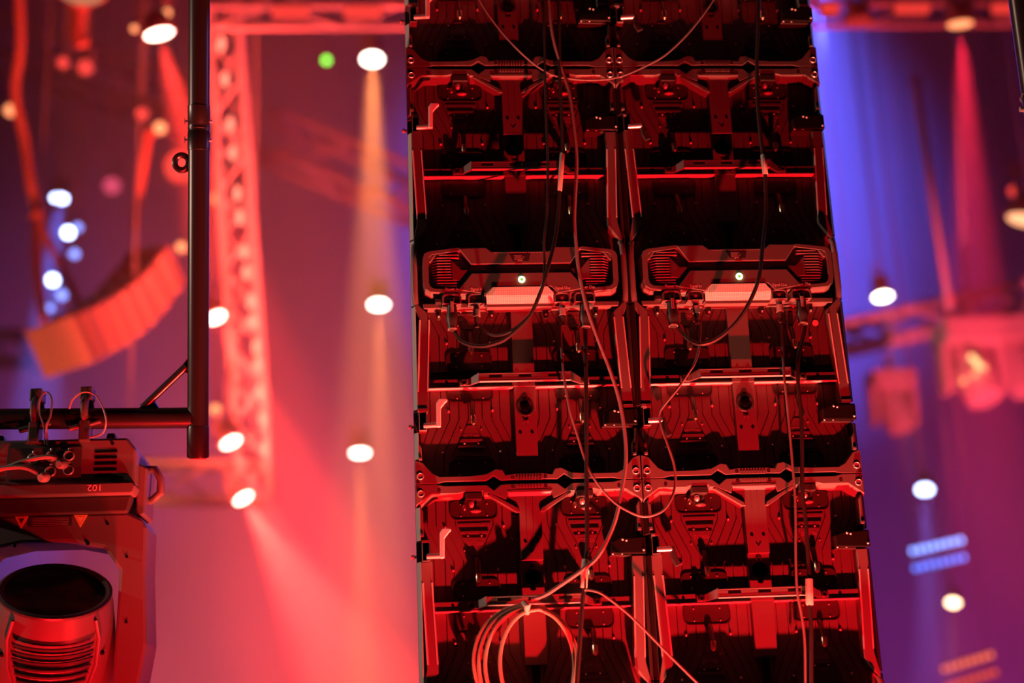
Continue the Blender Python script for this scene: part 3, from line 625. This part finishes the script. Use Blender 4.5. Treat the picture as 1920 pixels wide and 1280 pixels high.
for k in range(5):
    MB().prism(pl2([(191, 863 + 11 * k), (231, 863 + 11 * k), (231, 867 + 11 * k), (191, 867 + 11 * k)]), -0.1015, -0.095).build('vent_slot', GLASS, base)
    MB().prism(pl2([(-10, 863 + 11 * k), (20, 863 + 11 * k), (20, 867 + 11 * k), (-10, 867 + 11 * k)]), -0.1015, -0.095).build('vent_slot', GLASS, base)
for u, v in ((222, 851), (222, 919)): MB().dome(L(u, v, -0.1), 0.004, 1, 8).build('screw', GLASS, base, True)
for u in (10, 68, 212): MB().prism(pl2([(u - 10, 841), (u - 7, 824), (u + 7, 824), (u + 10, 841)]), -0.06, -0.03).build('rubber_foot', HEADD, mh, bevel=0.003)
t = obj('number_print', text_mesh('102', 0.026, LETTER, 0.9, 0.8, flip=True), mh); t.location = L(195, 933, -0.1125)
t.location.z += 0.002
# handle on the right side
MB().tube([L(262, 884, 0.0), L(288, 886, -0.01), L(300, 905, -0.012), L(300, 930, -0.012), L(284, 944, -0.01), L(266, 944, 0.0)], 0.0095, 10).build('carry_handle', HEADM, mh, True)
MB().prism(pl2([(262, 880), (280, 890), (278, 975), (262, 980)]), -0.06, 0.06).build('side_cover', HEADM, mh, bevel=0.004)
# yoke
yo = MB().prism(pl2([(-40, 972), (250, 972), (276, 984), (284, 1000), (284, 1080), (290, 1205), (276, 1290), (262, 1420), (236, 1420), (232, 1250), (236, 1130), (238, 1075), (208, 1034), (150, 1022), (60, 1022), (2, 1034), (-28, 1075), (-26, 1130), (-22, 1250), (-26, 1420), (-52, 1420), (-66, 1290), (-80, 1205), (-74, 1080), (-74, 1000), (-66, 984)]), -0.070, 0.075).build('yoke', HEADM, mh, bevel=0.007)
for u, v in ((50, 1026), (180, 1026)): MB().dome(L(u, v, -0.0705), 0.0045, 1, 8).build('screw', GLASS, yo, True)
for u, v in ((253, 1167), (250, 1052), (214, 992)): MB().dome(L(u, v, -0.0705), 0.0035, 1, 8).build('screw', GLASS, yo, True)
lab = MB().prism(pl2([(74, 976), (150, 976), (150, 994), (74, 994)]), -0.0725, -0.068).build('rating_plate', HEADD, mh)
for k in range(5): MB().prism(pl2([(80, 979 + 3 * k), (144, 979 + 3 * k), (144, 980.2 + 3 * k), (80, 980.2 + 3 * k)]), -0.0730, -0.0722).build('fine_print', DIMPRINT, lab)
for u in (60, 165):
    w_ = MB().prism(pl2([(u - 12, 975), (u + 12, 975), (u, 997)]), -0.0728, -0.069).build('warning_triangle', mat('warning_print', (0.75, 0.62, 0.12), 0.6), mh)
    MB().prism(pl2([(u - 5, 978.5), (u + 5, 978.5), (u, 988)]), -0.0732, -0.0726).build('triangle_mark', LETTER if u > 100 else HEADD, w_)
# head: barrel axis tilted up towards the camera
ax_n = Vector((0.15, -0.57, 0.81)).normalized(); hc = Vector(L(131, 1114, -0.10))
head = MB().lathe(hc, -ax_n, [(0.0, 0.112), (-0.004, 0.118), (0.0, 0.124), (0.02, 0.128), (0.06, 0.134), (0.12, 0.142), (0.20, 0.145), (0.28, 0.138), (0.34, 0.118), (0.37, 0.07)], 40).build('head', HEADM, mh, True)
MB().lathe(hc, ax_n, [(-0.002, 0.1235), (0.006, 0.1245), (0.009, 0.118), (0.005, 0.110)], 40).build('lens_ring', HEADD, mh, True)
MB().lathe(hc, ax_n, [(-0.004, 0.114), (0.004, 0.113), (0.010, 0.085), (0.014, 0.045), (0.015, 0.001)], 40).build('lens', GLASS, mh, True)
# raised vent cover with louvres on the underside
fr = -ax_n; side = Vector((0, 0, 1)).cross(ax_n).normalized(); side = side if side.x > 0 else -side; out = fr.cross(side).normalized()
if out.y > 0: out = -out
def onbarrel(a, h, rad): return hc + fr * h + (out * math.cos(a) + side * math.sin(a)) * rad
for k in range(7):
    h = 0.060 + 0.017 * k; A = 0.62 - 0.035 * max(0, k - 2)
    MB().tube([onbarrel(-A + 2 * A * i / 10, h, 0.1405 + 0.006 * min(1, h / 0.12)) for i in range(11)], 0.0036, 6).build('louvre', HEADD, head, True)
for sgn in (-1, 1):
    MB().tube([onbarrel(sgn * 0.72, 0.012, 0.131), onbarrel(sgn * 0.78, 0.06, 0.137), onbarrel(sgn * 0.70, 0.12, 0.1445), onbarrel(sgn * 0.52, 0.185, 0.147)], 0.0042, 8).build('cover_edge', HEADM, head, True)
    MB().dome(onbarrel(sgn * 0.86, 0.10, 0.139), 0.006, 1, 8).build('screw', GLASS, head, True)
# clamps on the tube, safety loops
for u in (80, 172):
    c = Vector(L(u, 786, 0.0)); c.y = (at(u, 786, ZP) - OM).y
    cl = MB().tube([c + Vector((0, 0.034 * math.cos(a), 0.034 * math.sin(a))) for a in [2 * PI * i / 16 for i in range(16)]], 0.009, 8, closed=True).build('clamp', HEADD, mh, True)
    MB().box(c.x - 0.014, c.x + 0.014, c.y - 0.026, c.y + 0.016, c.z + 0.022, c.z + 0.052).build('clamp_jaw', HEADD, cl, bevel=0.003)
    MB().box(c.x - 0.012, c.x + 0.012, c.y - 0.03, c.y + 0.012, c.z - 0.078, c.z - 0.028).build('clamp_foot', HEADD, cl, bevel=0.003)
    MB().cyl((c.x - 0.034, c.y - 0.02, c.z - 0.047), (c.x + 0.036, c.y - 0.02, c.z - 0.030), 0.007, n=10).build('wing_bolt', HEADD, cl, True)
sw = empty('safety_wire', at(90, 770, 3.28), 'thin steel safety wire looped over the cross tube at its left end', 'wire')
MB().tube(smoothpts([at(u, v, z) - sw.location for u, v, z in ((84, 832, 3.27), (82, 800, 3.27), (74, 772, 3.28), (76, 745, 3.29), (88, 735, 3.30), (97, 748, 3.29), (95, 778, 3.27), (87, 800, 3.26), (90, 836, 3.28))], 5), 0.0022, 6).build('loop', CABLE3, sw, True)
sw2 = empty('safety_wire', at(165, 770, 3.28), 'thin steel safety wire arching between the clamp and the tube brace', 'wire')
MB().tube(smoothpts([at(u, v, z) - sw2.location for u, v, z in ((130, 766, 3.30), (137, 748, 3.29), (156, 735, 3.28), (178, 740, 3.28), (193, 765, 3.27), (199, 790, 3.26), (192, 812, 3.27), (168, 820, 3.27))], 5), 0.0022, 6).build('loop', CABLE3, sw2, True)
for i, (pts, lb) in enumerate((
        ([(-60, 892), (0, 880), (40, 866), (78, 857), (104, 858), (114, 870)], 'grey cable bending into the upper socket of the moving light'),
        ([(-60, 886), (10, 877), (45, 876), (70, 886), (80, 895)], 'grey cable running into the round pale plug of the moving light'))):
    Pq = smoothpts([at(u, v, 3.24 - 0.008 * i) for u, v in pts], 5); r = empty('fixture_cable', Pq[0], lb, 'cable')
    MB().tube([q - Pq[0] for q in Pq], 0.0056, 8).build('cord', CABLE2, r, True)
    e_ = Pq[-1] - Pq[0]
    MB().lathe(e_, (0.15, 0.9, 0.2), [(-0.010, 0.007), (-0.004, 0.011), (0.014, 0.012), (0.020, 0.010)], 16).build('plug', CLEAR if i else HEADM, r, True)

# ================================================================ far rig
def box_truss(name, p0, p1, size, bays, material, label, r=0.022, group='box trusses of the far rig', node=0.0, side=None):
    p0, p1 = Vector(p0), Vector(p1); ax = (p1 - p0); Ln = ax.length; ax.normalize()
    sd = Vector(side) if side else Vector((0, 1, 0)); sd = (sd - ax * sd.dot(ax)).normalized(); up = ax.cross(sd)
    root = empty(name, p0, label, 'truss', group); cs = [(a, b) for a, b in ((-1, -1), (1, -1), (1, 1), (-1, 1))]
    off = [(sd * a + up * b) * size / 2 for a, b in cs]
    for o in off: MB().tube([o, o + ax * Ln], r, 8).build('chord', material, root, True)
    st = Ln / bays
    for f in range(4):
        a, b = off[f], off[(f + 1) % 4]
        for k in range(bays):
            q0 = (a if (k + f) % 2 else b) + ax * st * k; q1 = (b if (k + f) % 2 else a) + ax * st * (k + 1)
            MB().tube([q0, q1], r * 0.55, 6).build('lacing', material, root, True)
    for k in (0.1, 0.9):
        q = ax * Ln * k; MB().cyl(q + up * 0, (q.x, q.y, 17.98 - p0.z), 0.006, n=6).build('drop_wire', material, root)
    if node:
        for k in range(bays + 1):
            MB().ball((off[0] + off[1]) / 2 + ax * st * (k - 0.0), node, 8, (1, 1, 1.3)).build('node_joint', material, root, True)
    return root
G1 = 'box trusses of the far rig'
box_truss('box_truss', at(392, -4, 9.0), at(1990, -10, 9.0), 0.27, 13, ALU, 'red-lit horizontal truss along the very top of the picture')
box_truss('box_truss', at(418, 10, 9.2), at(480, 930, 9.2), 0.19, 13, ALU, 'red-lit upright truss right of the black tube')
UT = bpy.data.objects['box_truss.001']
MARK = emit('marker_glow', (1.0, 0.17, 0.11), 3.2)
for u, v in ((415, 82), (422, 149), (432, 233), (437, 287), (445, 363), (450, 407), (458, 472), (462, 511), (469, 565), (473, 604), (480, 650), (483, 683), (487, 735), (492, 785), (496, 840)):
    MB().ball(at(u, v, 9.08) - UT.location, 0.026, 10, (0.9, 0.9, 2.1)).build('marker_light', MARK, UT, True)
box_truss('box_truss', at(210, 905, 9.3), at(500, 905, 9.3), 0.24, 3, ALU, 'short red truss ending the upright truss at its foot')
box_truss('box_truss', at(-120, 40, 14), at(380, 215, 14), 0.40, 6, ALUD, r=0.05, label='dim dark truss slanting behind the lamps at upper left')
box_truss('box_truss', at(1560, 640, 14), at(2000, 540, 14), 0.25, 6, ALU, r=0.05, label='pink-lit truss slanting across the right background')
box_truss('box_truss', at(490, 250, 17), at(820, 385, 17), 0.5, 4, ALUD, r=0.05, label='faint truss seen through haze left of the panels')
box_truss('box_truss', at(-80, 655, 15), at(75, 655, 15), 0.30, 3, ALUD, r=0.04, label='purple-lit truss behind the speaker array at the left border')
pole = empty('rigging_pole', at(1715, 150, 12), 'pink-lit slanting pole in the right background', 'pole')
MB().tube([Vector((0, 0, 0)), at(1785, 610, 12) - pole.location], 0.034, 10).build('tube', ALU, pole, True)
MB().ball((0, 0, 0), 0.05).build('joint', ALUD, pole, True)
pole = empty('rigging_pole', at(1795, 180, 13), 'faint thin pole right of the slanting pole', 'pole')
MB().tube([Vector((0, 0, 0)), at(1812, 600, 13) - pole.location], 0.024, 8).build('tube', ALUD, pole, True)
MB().ball((0, 0, 0), 0.035).build('joint', ALUD, pole, True)

def lamp(name, u, v, Z, wpx, d, lens, label, beam=None, group='far stage lamps', shell=SHELL, length=2.2):
    """a hanging spotlight: shell, yoke, glowing lens; d = direction it points"""
    c = at(u, v, Z); d = Vector(d).normalized(); R = wpx / 2 * Z / F
    root = empty(name, c, label, 'stage light', group)
    MB().lathe((0, 0, 0), -d, [(-0.06 * R, R * 1.02), (-0.02 * R, R * 1.12), (0.5 * R, R * 1.12), (0.6 * R, R * 1.0), (length * R, R * 0.85), ((length + .3) * R, R * 0.4)], 20).build('shell', shell, root, True)
    sd = d.orthogonal().normalized(); e = -d * (length * 0.55 * R)
    MB().tube([e + sd * R * 1.0, e + sd * R * 1.35, e + sd * R * 1.35 + Vector((0, 0, R * 1.8)), e - sd * R * 1.35 + Vector((0, 0, R * 1.8)), e - sd * R * 1.35, e - sd * R * 1.0], R * 0.12, 6).build('yoke', shell, root, True)
    MB().lathe((0, 0, 0), d, [(0.0, R * 0.98), (0.10 * R, R * 0.9), (0.2 * R, R * 0.55), (0.24 * R, R * 0.02)], 20).build('lens', lens, root, True)
    MB().cyl(e + Vector((0, 0, R * 1.8)), (e.x, e.y, 17.98 - c.z), 0.006, n=6).build('drop_wire', SHELL, root)
    if beam:
        col, en, deg, bl = beam
        spot('beam', c + d * 0.3 * R, c + d * 5, en, col, deg, bl, R * 0.5, root)
    return root
WHITE = emit('lens_white', (1.0, 0.86, 0.72), 14); WARM = emit('lens_warm', (1.0, 0.62, 0.36), 10); PINKW = emit('lens_red_white', (1.0, 0.55, 0.42), 14)
BLUEW = emit('lens_blue_white', (0.45, 0.55, 1.0), 14); BLUE = emit('lens_blue', (0.22, 0.30, 1.0), 3.0); GREEN = emit('lens_green', (0.22, 1.0, 0.08), 4.5)
ORANGE = emit('lens_orange', (1.0, 0.30, 0.12), 2.2); REDL = emit('lens_red', (1.0, 0.06, 0.05), 1.3); PINK = emit('lens_pink', (1.0, 0.10, 0.22), 0.8)
DN = (0, -0.20, -0.98)
OR = (1.0, 0.26, 0.07); RB = (1.0, 0.036, 0.024)
lamp('spotlight', 698, 110, 12, 40, DN, WHITE, 'bright white spotlight with orange beam nearest the top beside the panels', (OR, 32000, 13, 0.7))
lamp('spotlight', 710, 570, 13, 37, DN, WHITE, 'bright white spotlight level with the left control box', (OR, 13000, 12, 0.7))
lamp('spotlight', 675, 848, 14, 35, DN, WHITE, 'white spotlight low in the red haze left of the panels', (OR, 13000, 12, 0.7))
RD = (0.42, -0.25, -0.87)
lamp('spotlight', 405, 594, 8.7, 38, RD, PINKW, 'white-hot lamp partly hidden by the black tube', (RB, 12000, 20, 0.7))
lamp('spotlight', 433, 828, 8.7, 40, RD, PINKW, 'white-hot lamp near the open end of the black tube', (RB, 16000, 22, 0.7))
lamp('spotlight', 456, 933, 8.7, 38, (0.50, -0.25, -0.83), PINKW, 'white-hot lamp with the widest red beam, lowest on the upright truss', (RB, 24000, 36, 0.9))
lamp('spotlight', 612, 113, 14, 14, (0, -0.95, -0.3), GREEN, 'small green indicator lamp left of the white spotlight')
lamp('spotlight', 298, 62, 8.5, 56, (0.26, 0.14, -0.95), PINKW, 'edge-on lamp shining down at upper left beside the tube', (RB, 16000, 20, 0.7), shell=SPK, length=1.2)
lamp('spotlight', 153, -16, 8.5, 88, (0, -0.05, -0.98), emit('lens_dull_amber', (1.0, 0.36, 0.18), 0.6), 'large lamp cut by the top border at upper left', shell=SPK, length=1.0)
lamp('spotlight', 112, 371, 12, 32, DN, BLUEW, 'brilliant blue-white lamp at left with blue glow', ((0.10, 0.16, 1.0), 15000, 15, 0.7))
for u, v, wd, lb in ((128, 436, 22, 'first of the small blue lamps under the blue-white lamp'), (146, 426, 16, 'small blue lamp just right of the first one'), (140, 476, 18, 'small blue lamp in the middle of the cluster'), (99, 525, 22, 'brightest small blue lamp left of the speaker rigging'), (116, 553, 20, 'blue lamp just above the speaker cabinet'), (94, 577, 14, 'violet-blue lamp lowest beside the speaker cabinet')):
    lamp('blinder_lamp', u, v, 11, wd, (0, -0.9, -0.4), BLUEW if wd == 22 else BLUE, lb, group='blue blinder lamps')
lamp('spotlight', 1655, 555, 12, 36, DN, WHITE, 'white spotlight right of the wall at control box height', ((1.0, 0.4, 0.3), 900, 9, 0.5))
lamp('spotlight', 1734, 917, 13, 30, (-0.25, -0.5, -0.83), BLUEW, 'blue-white spotlight low on the right', ((0.25, 0.16, 1.0), 6000, 12, 0.5))
lamp('spotlight', 1787, 1129, 13, 26, (-0.3, -0.5, -0.8), WARM, 'warm white spotlight lowest on the right', ((1.0, 0.3, 0.15), 900, 10, 0.5))
lamp('spotlight', 1800, 44, 8.8, 50, (0, 0.16, -0.98), ORANGE, 'red lamp hanging from the top truss with a red beam', ((1.0, 0.02, 0.06), 15000, 14, 0.7), shell=SPK, length=1.3)
lamp('spotlight', 1609, 40, 8.8, 46, (0, 0.1, -0.98), emit('lens_off_red_glow', (1, 0.04, 0.04), 0.5), 'lamp hanging from the top truss above the blue haze, not lit', shell=SPK, length=1.2)  # lamp is off; red light on its lens is put in as glow
lamp('spotlight', 1925, 410, 10, 76, (-0.30, 0.10, -0.95), emit('lens_amber', (1.0, 0.42, 0.2), 2.0), 'orange lamp entering at the right border', shell=SPK, length=1.0)
for u, v, wd, Z, ml, lb in ((118, 117, 20, 10, REDL, 'red indicator lamp left of a pair at upper left'), (160, 126, 26, 10, REDL, 'red indicator lamp right of a pair at upper left'), (20, 207, 24, 10, ORANGE, 'square orange lamp at the left border'),
        (252, 54, 14, 9, ORANGE, 'small orange lamp left of the edge-on lamp'), (314, 24, 16, 9, ORANGE, 'small orange lamp above the edge-on lamp'), (300, 240, 24, 10, ORANGE, 'orange lamp halfway down left of the tube coupling'), (266, 213, 22, 10, REDL, 'red lamp above the orange one left of the coupling'),
        (338, 312, 60, 11, REDL, 'large red lamp behind the tube eyelet'), (340, 463, 20, 10, ORANGE, 'orange lamp left of the tube at speaker height'), (408, 372, 26, 10, ORANGE, 'orange lamp just right of the tube at eyelet height'), (404, 768, 22, 10, ORANGE, 'orange lamp right of the tube above its open end'),
        (1900, 358, 22, 11, REDL, 'red lamp above the orange lamp at the right border'), (73, 402, 10, 10, PINK, 'small pink lamp on the hoist chain'), (210, 348, 34, 12, PINK, 'soft pink lamp right of the blue-white lamp')):
    lamp('indicator_lamp', u, v, Z, wd, (0, -0.9, -0.42), ml, lb, group='small coloured lamps')
# LED bars
def led_bar(u0, v0, u1, v1, Z, h, ml, label, rows=2, n=8):
    a, b = at(u0, v0, Z), at(u1, v1, Z); root = empty('led_bar', (a + b) / 2, label, 'led bar', 'LED bars in the haze'); O = root.location; ax = (b - a); Ln = ax.length; ax.normalize()
    up = Vector((0, 0, 1)); up = (up - ax * up.dot(ax)).normalized(); fr = -ax.cross(up); fr = fr if fr.y < 0 else -fr
    def bx(c, l, hh, dp): return [c + ax * sx * l / 2 + up * sz * hh / 2 + fr * sy * dp / 2 for sx in (-1, 1) for sy in (-1, 1) for sz in (-1, 1)]
    Fc = [(0, 1, 3, 2), (4, 6, 7, 5), (0, 4, 5, 1), (2, 3, 7, 6), (0, 2, 6, 4), (1, 5, 7, 3)]
    for k in (-0.4, 0.4): MB().cyl(ax * Ln * k, (ax.x * Ln * k, ax.y * Ln * k, 17.98 - O.z), 0.006, n=6).build('drop_wire', SHELL, root)
    for r in range(rows):
        c0 = up * (-(r) * h * 1.9) + ax * (-0.02 * r)
        MB().add(bx(c0, Ln, h, h * 0.8), Fc).build('housing', SHELL, root)
        for k in range(n): MB().add(bx(c0 + ax * Ln * ((k + 0.5) / n - 0.5) + fr * h * 0.42, Ln / n * 0.62, h * 0.6, h * 0.1), Fc).build('led_cell', ml[r], root)
led_bar(1704, 1035, 1806, 1012, 12, 0.075, (emit('led_blue_a', (0.20, 0.30, 1.0), 4.5), emit('led_blue_b', (0.12, 0.18, 1.0), 3.0)), 'blue LED bar pair low on the right')
led_bar(1764, 1256, 1862, 1226, 12, 0.075, (emit('led_red_a', (1.0, 0.16, 0.10), 1.8), emit('led_red_b', (1.0, 0.10, 0.08), 1.3)), 'red LED bar pair in the bottom right corner')
# red strip lights on the top truss
for i, (u, wd, lb) in enumerate(((545, 70, 'red batten light on the top truss left of centre'), (680, 70, 'red batten light on the top truss near the panels'), (1556, 30, 'short red batten light on the top truss right of the panels'), (1710, 62, 'red batten light between two lamps on the top truss'), (1882, 40, 'red batten light at the right end of the top truss'))):
    a = at(u - wd / 2, 16 if u > 1000 else 22, 8.7); b = at(u + wd / 2, 16 if u > 1000 else 22, 8.7); r = empty('batten_light', (a + b) / 2, lb, 'stage light', 'red batten lights on the top truss')
    MB().tube([(a - b) / 2, (b - a) / 2], 0.035, 8).build('tube', emit('batten_red', (1.0, 0.05, 0.04), 0.9 if u > 1000 else 1.1), r, True)
    MB().box(-(b - a).length / 2, (b - a).length / 2, 0.03, 0.07, -0.03, 0.05).build('housing', SHELL, r)
# hanging fixtures on the right
def hung_fixture(u, v, Z, s, label, dots=()):
    root = empty('hanging_fixture', at(u, v, Z), label, 'stage light', 'fixtures hung from the right truss')
    MB().box(-0.20 * s, 0.20 * s, -0.16 * s, 0.16 * s, 0.06 * s, 0.24 * s).build('base', SPK, root, bevel=0.02)
    for k in (-1, 1): MB().box(k * 0.19 * s - 0.03, k * 0.19 * s + 0.03, -0.07 * s, 0.07 * s, -0.26 * s, 0.08 * s).build('yoke_arm', SPK, root, bevel=0.01)
    MB().lathe((0, 0, -0.06 * s), (0.1, -0.35, -0.9), [(-0.12 * s, 0.10 * s), (-0.08 * s, 0.14 * s), (0.16 * s, 0.15 * s), (0.28 * s, 0.12 * s), (0.30 * s, 0.05 * s)], 20).build('head', SPK, root, True)
    MB().tube([(0, 0, 0.24 * s), (0, 0, 0.40 * s)], 0.03 * s, 8).build('clamp', SHELL, root, True)
    for du, dv in dots:
        p = at(u + du, v + dv, Z - 0.35) - root.location
        MB().ball(p, 0.028, 8).build('pilot_light', ORANGE if dv > 20 else WARMD, root, True)
WARMD = emit('pilot_warm', (1.0, 0.55, 0.22), 2.4)
hung_fixture(1818, 668, 12, 1.25, 'cluster fixture with warm pilot lights hung on the right', ((12, 10), (18, 18), (4, 2), (26, 22), (10, 34), (-12, 46)))
hung_fixture(1672, 745, 13, 1.0, 'pink-lit fixture hung below the slanting truss beside the panels')
hung_fixture(1900, 660, 12.5, 1.2, 'pink-lit fixture hung at the right border')
# line array speaker on the left
ar = empty('line_array_speaker', at(110, 650, 9), 'curved line array of orange-lit speaker cabinets hung at left', 'speaker')
OA = ar.location
pathp = smoothpts([at(u, v, z) - OA for u, v, z in ((110, 650, 9.0), (160, 625, 9.25), (205, 595, 9.5), (245, 560, 9.75), (280, 515, 10.0), (310, 465, 10.25))], 1)
N = 8; PP = smoothpts([at(u, v, z) - OA for u, v, z in ((110, 650, 9.0), (160, 627, 9.3), (210, 596, 9.6), (255, 553, 9.9), (300, 492, 10.2))], 2)
for i in range(len(PP) - 1):
    a, b = PP[i], PP[i + 1]; t = (b - a).normalized()
    xx = (cr * math.cos(0.33) - cd * math.sin(0.33)); xx = (xx - t * xx.dot(t)).normalized() if i else xx
    zz = (cd * math.cos(0.33) + cr * math.sin(0.33)); zz = (zz - t * zz.dot(t) - xx * zz.dot(xx)).normalized()
    hw, hh = 0.165, 0.165
    q = [a + xx * sx * hw + zz * sz * hh for sx, sz in ((-1, -1), (1, -1), (1, 1), (-1, 1))] + [a.lerp(b, 0.90) + xx * sx * hw * 0.96 + zz * sz * hh * 0.96 for sx, sz in ((-1, -1), (1, -1), (1, 1), (-1, 1))]
    cb = MB().add(q, [(0, 1, 2, 3), (7, 6, 5, 4), (0, 4, 5, 1), (1, 5, 6, 2), (2, 6, 7, 3), (3, 7, 4, 0)]).build('cabinet', SPK, ar, bevel=0.01)
    hp = a.lerp(b, 0.5) - zz * hh * 1.06 + xx * 0.02
    MB().ball(hp, 0.034, 8).build('rigging_link', ALU, cb, True)
def strap(name, pts, r, material, label, cat='strap'):
    Pp = smoothpts([at(*p) for p in pts], 4); root = empty(name, Pp[0], label, cat, 'rigging straps and chains')
    MB().tube([p - Pp[0] for p in Pp], r, 8).build('strand', material, root, True)
    MB().ball((0, 0, 0), r * 1.5).build('shackle', material, root, True)
strap('lifting_strap', ((68, 405, 9.4), (70, 500, 9.2), (82, 600, 9.0)), 0.032, STRAP, 'orange strap holding the near end of the speaker array')
strap('lifting_strap', ((70, 410, 9.5), (105, 480, 9.5), (150, 570, 9.5)), 0.026, STRAP, 'orange strap running diagonally to the speaker array middle')
strap('lifting_strap', ((280, 250, 10.4), (264, 340, 10.4), (252, 430, 10.3)), 0.030, STRAP, 'red strap hanging above the far end of the speaker array')
strap('hoist_chain', ((35, -20, 9.6), (38, 90, 9.6), (28, 170, 9.6), (45, 260, 9.6), (58, 350, 9.5), (72, 410, 9.5)), 0.034, STRAP, 'thick red hoist chain bag line at the left border', 'chain')
strap('hoist_chain', ((150, 5, 9), (146, 60, 9), (156, 84, 9)), 0.05, STRAP, 'short red chain hanging under the cut-off lamp', 'chain')
strap('hoist_chain', ((1780, 560, 12), (1775, 600, 12), (1780, 650, 12)), 0.03, STRAP, 'red sling holding the cluster fixture on the right', 'chain')

# red and coloured rig lights that pick out the trusses
spot('truss_red', (-0.9, 4.2, -1.5), at(440, 520, 9.2), 7500, (1.0, 0.06, 0.04), 31, 0.8, 0.15)
spot('truss_red_top', (0.2, 5.2, -1.0), at(600, -5, 9.0), 2500, (1.0, 0.06, 0.05), 40, 0.8, 0.15)
spot('truss_red_top', (2.6, 5.2, -1.0), at(1760, 10, 9.0), 500, (1.0, 0.04, 0.04), 30, 0.8, 0.15)
spot('far_truss_red', (-1.2, 8.0, -1.0), at(660, 315, 17), 4200, (1.0, 0.07, 0.06), 16, 0.9, 0.15)
spot('array_orange', (-3.2, 4.0, -2.2), at(170, 600, 9.4), 1000, (1.0, 0.15, 0.06), 30, 0.8, 0.15)
spot('fixture_pink', (3.6, 4.5, -1.2), at(1770, 560, 13), 2800, (1.0, 0.07, 0.15), 30, 0.8, 0.15)
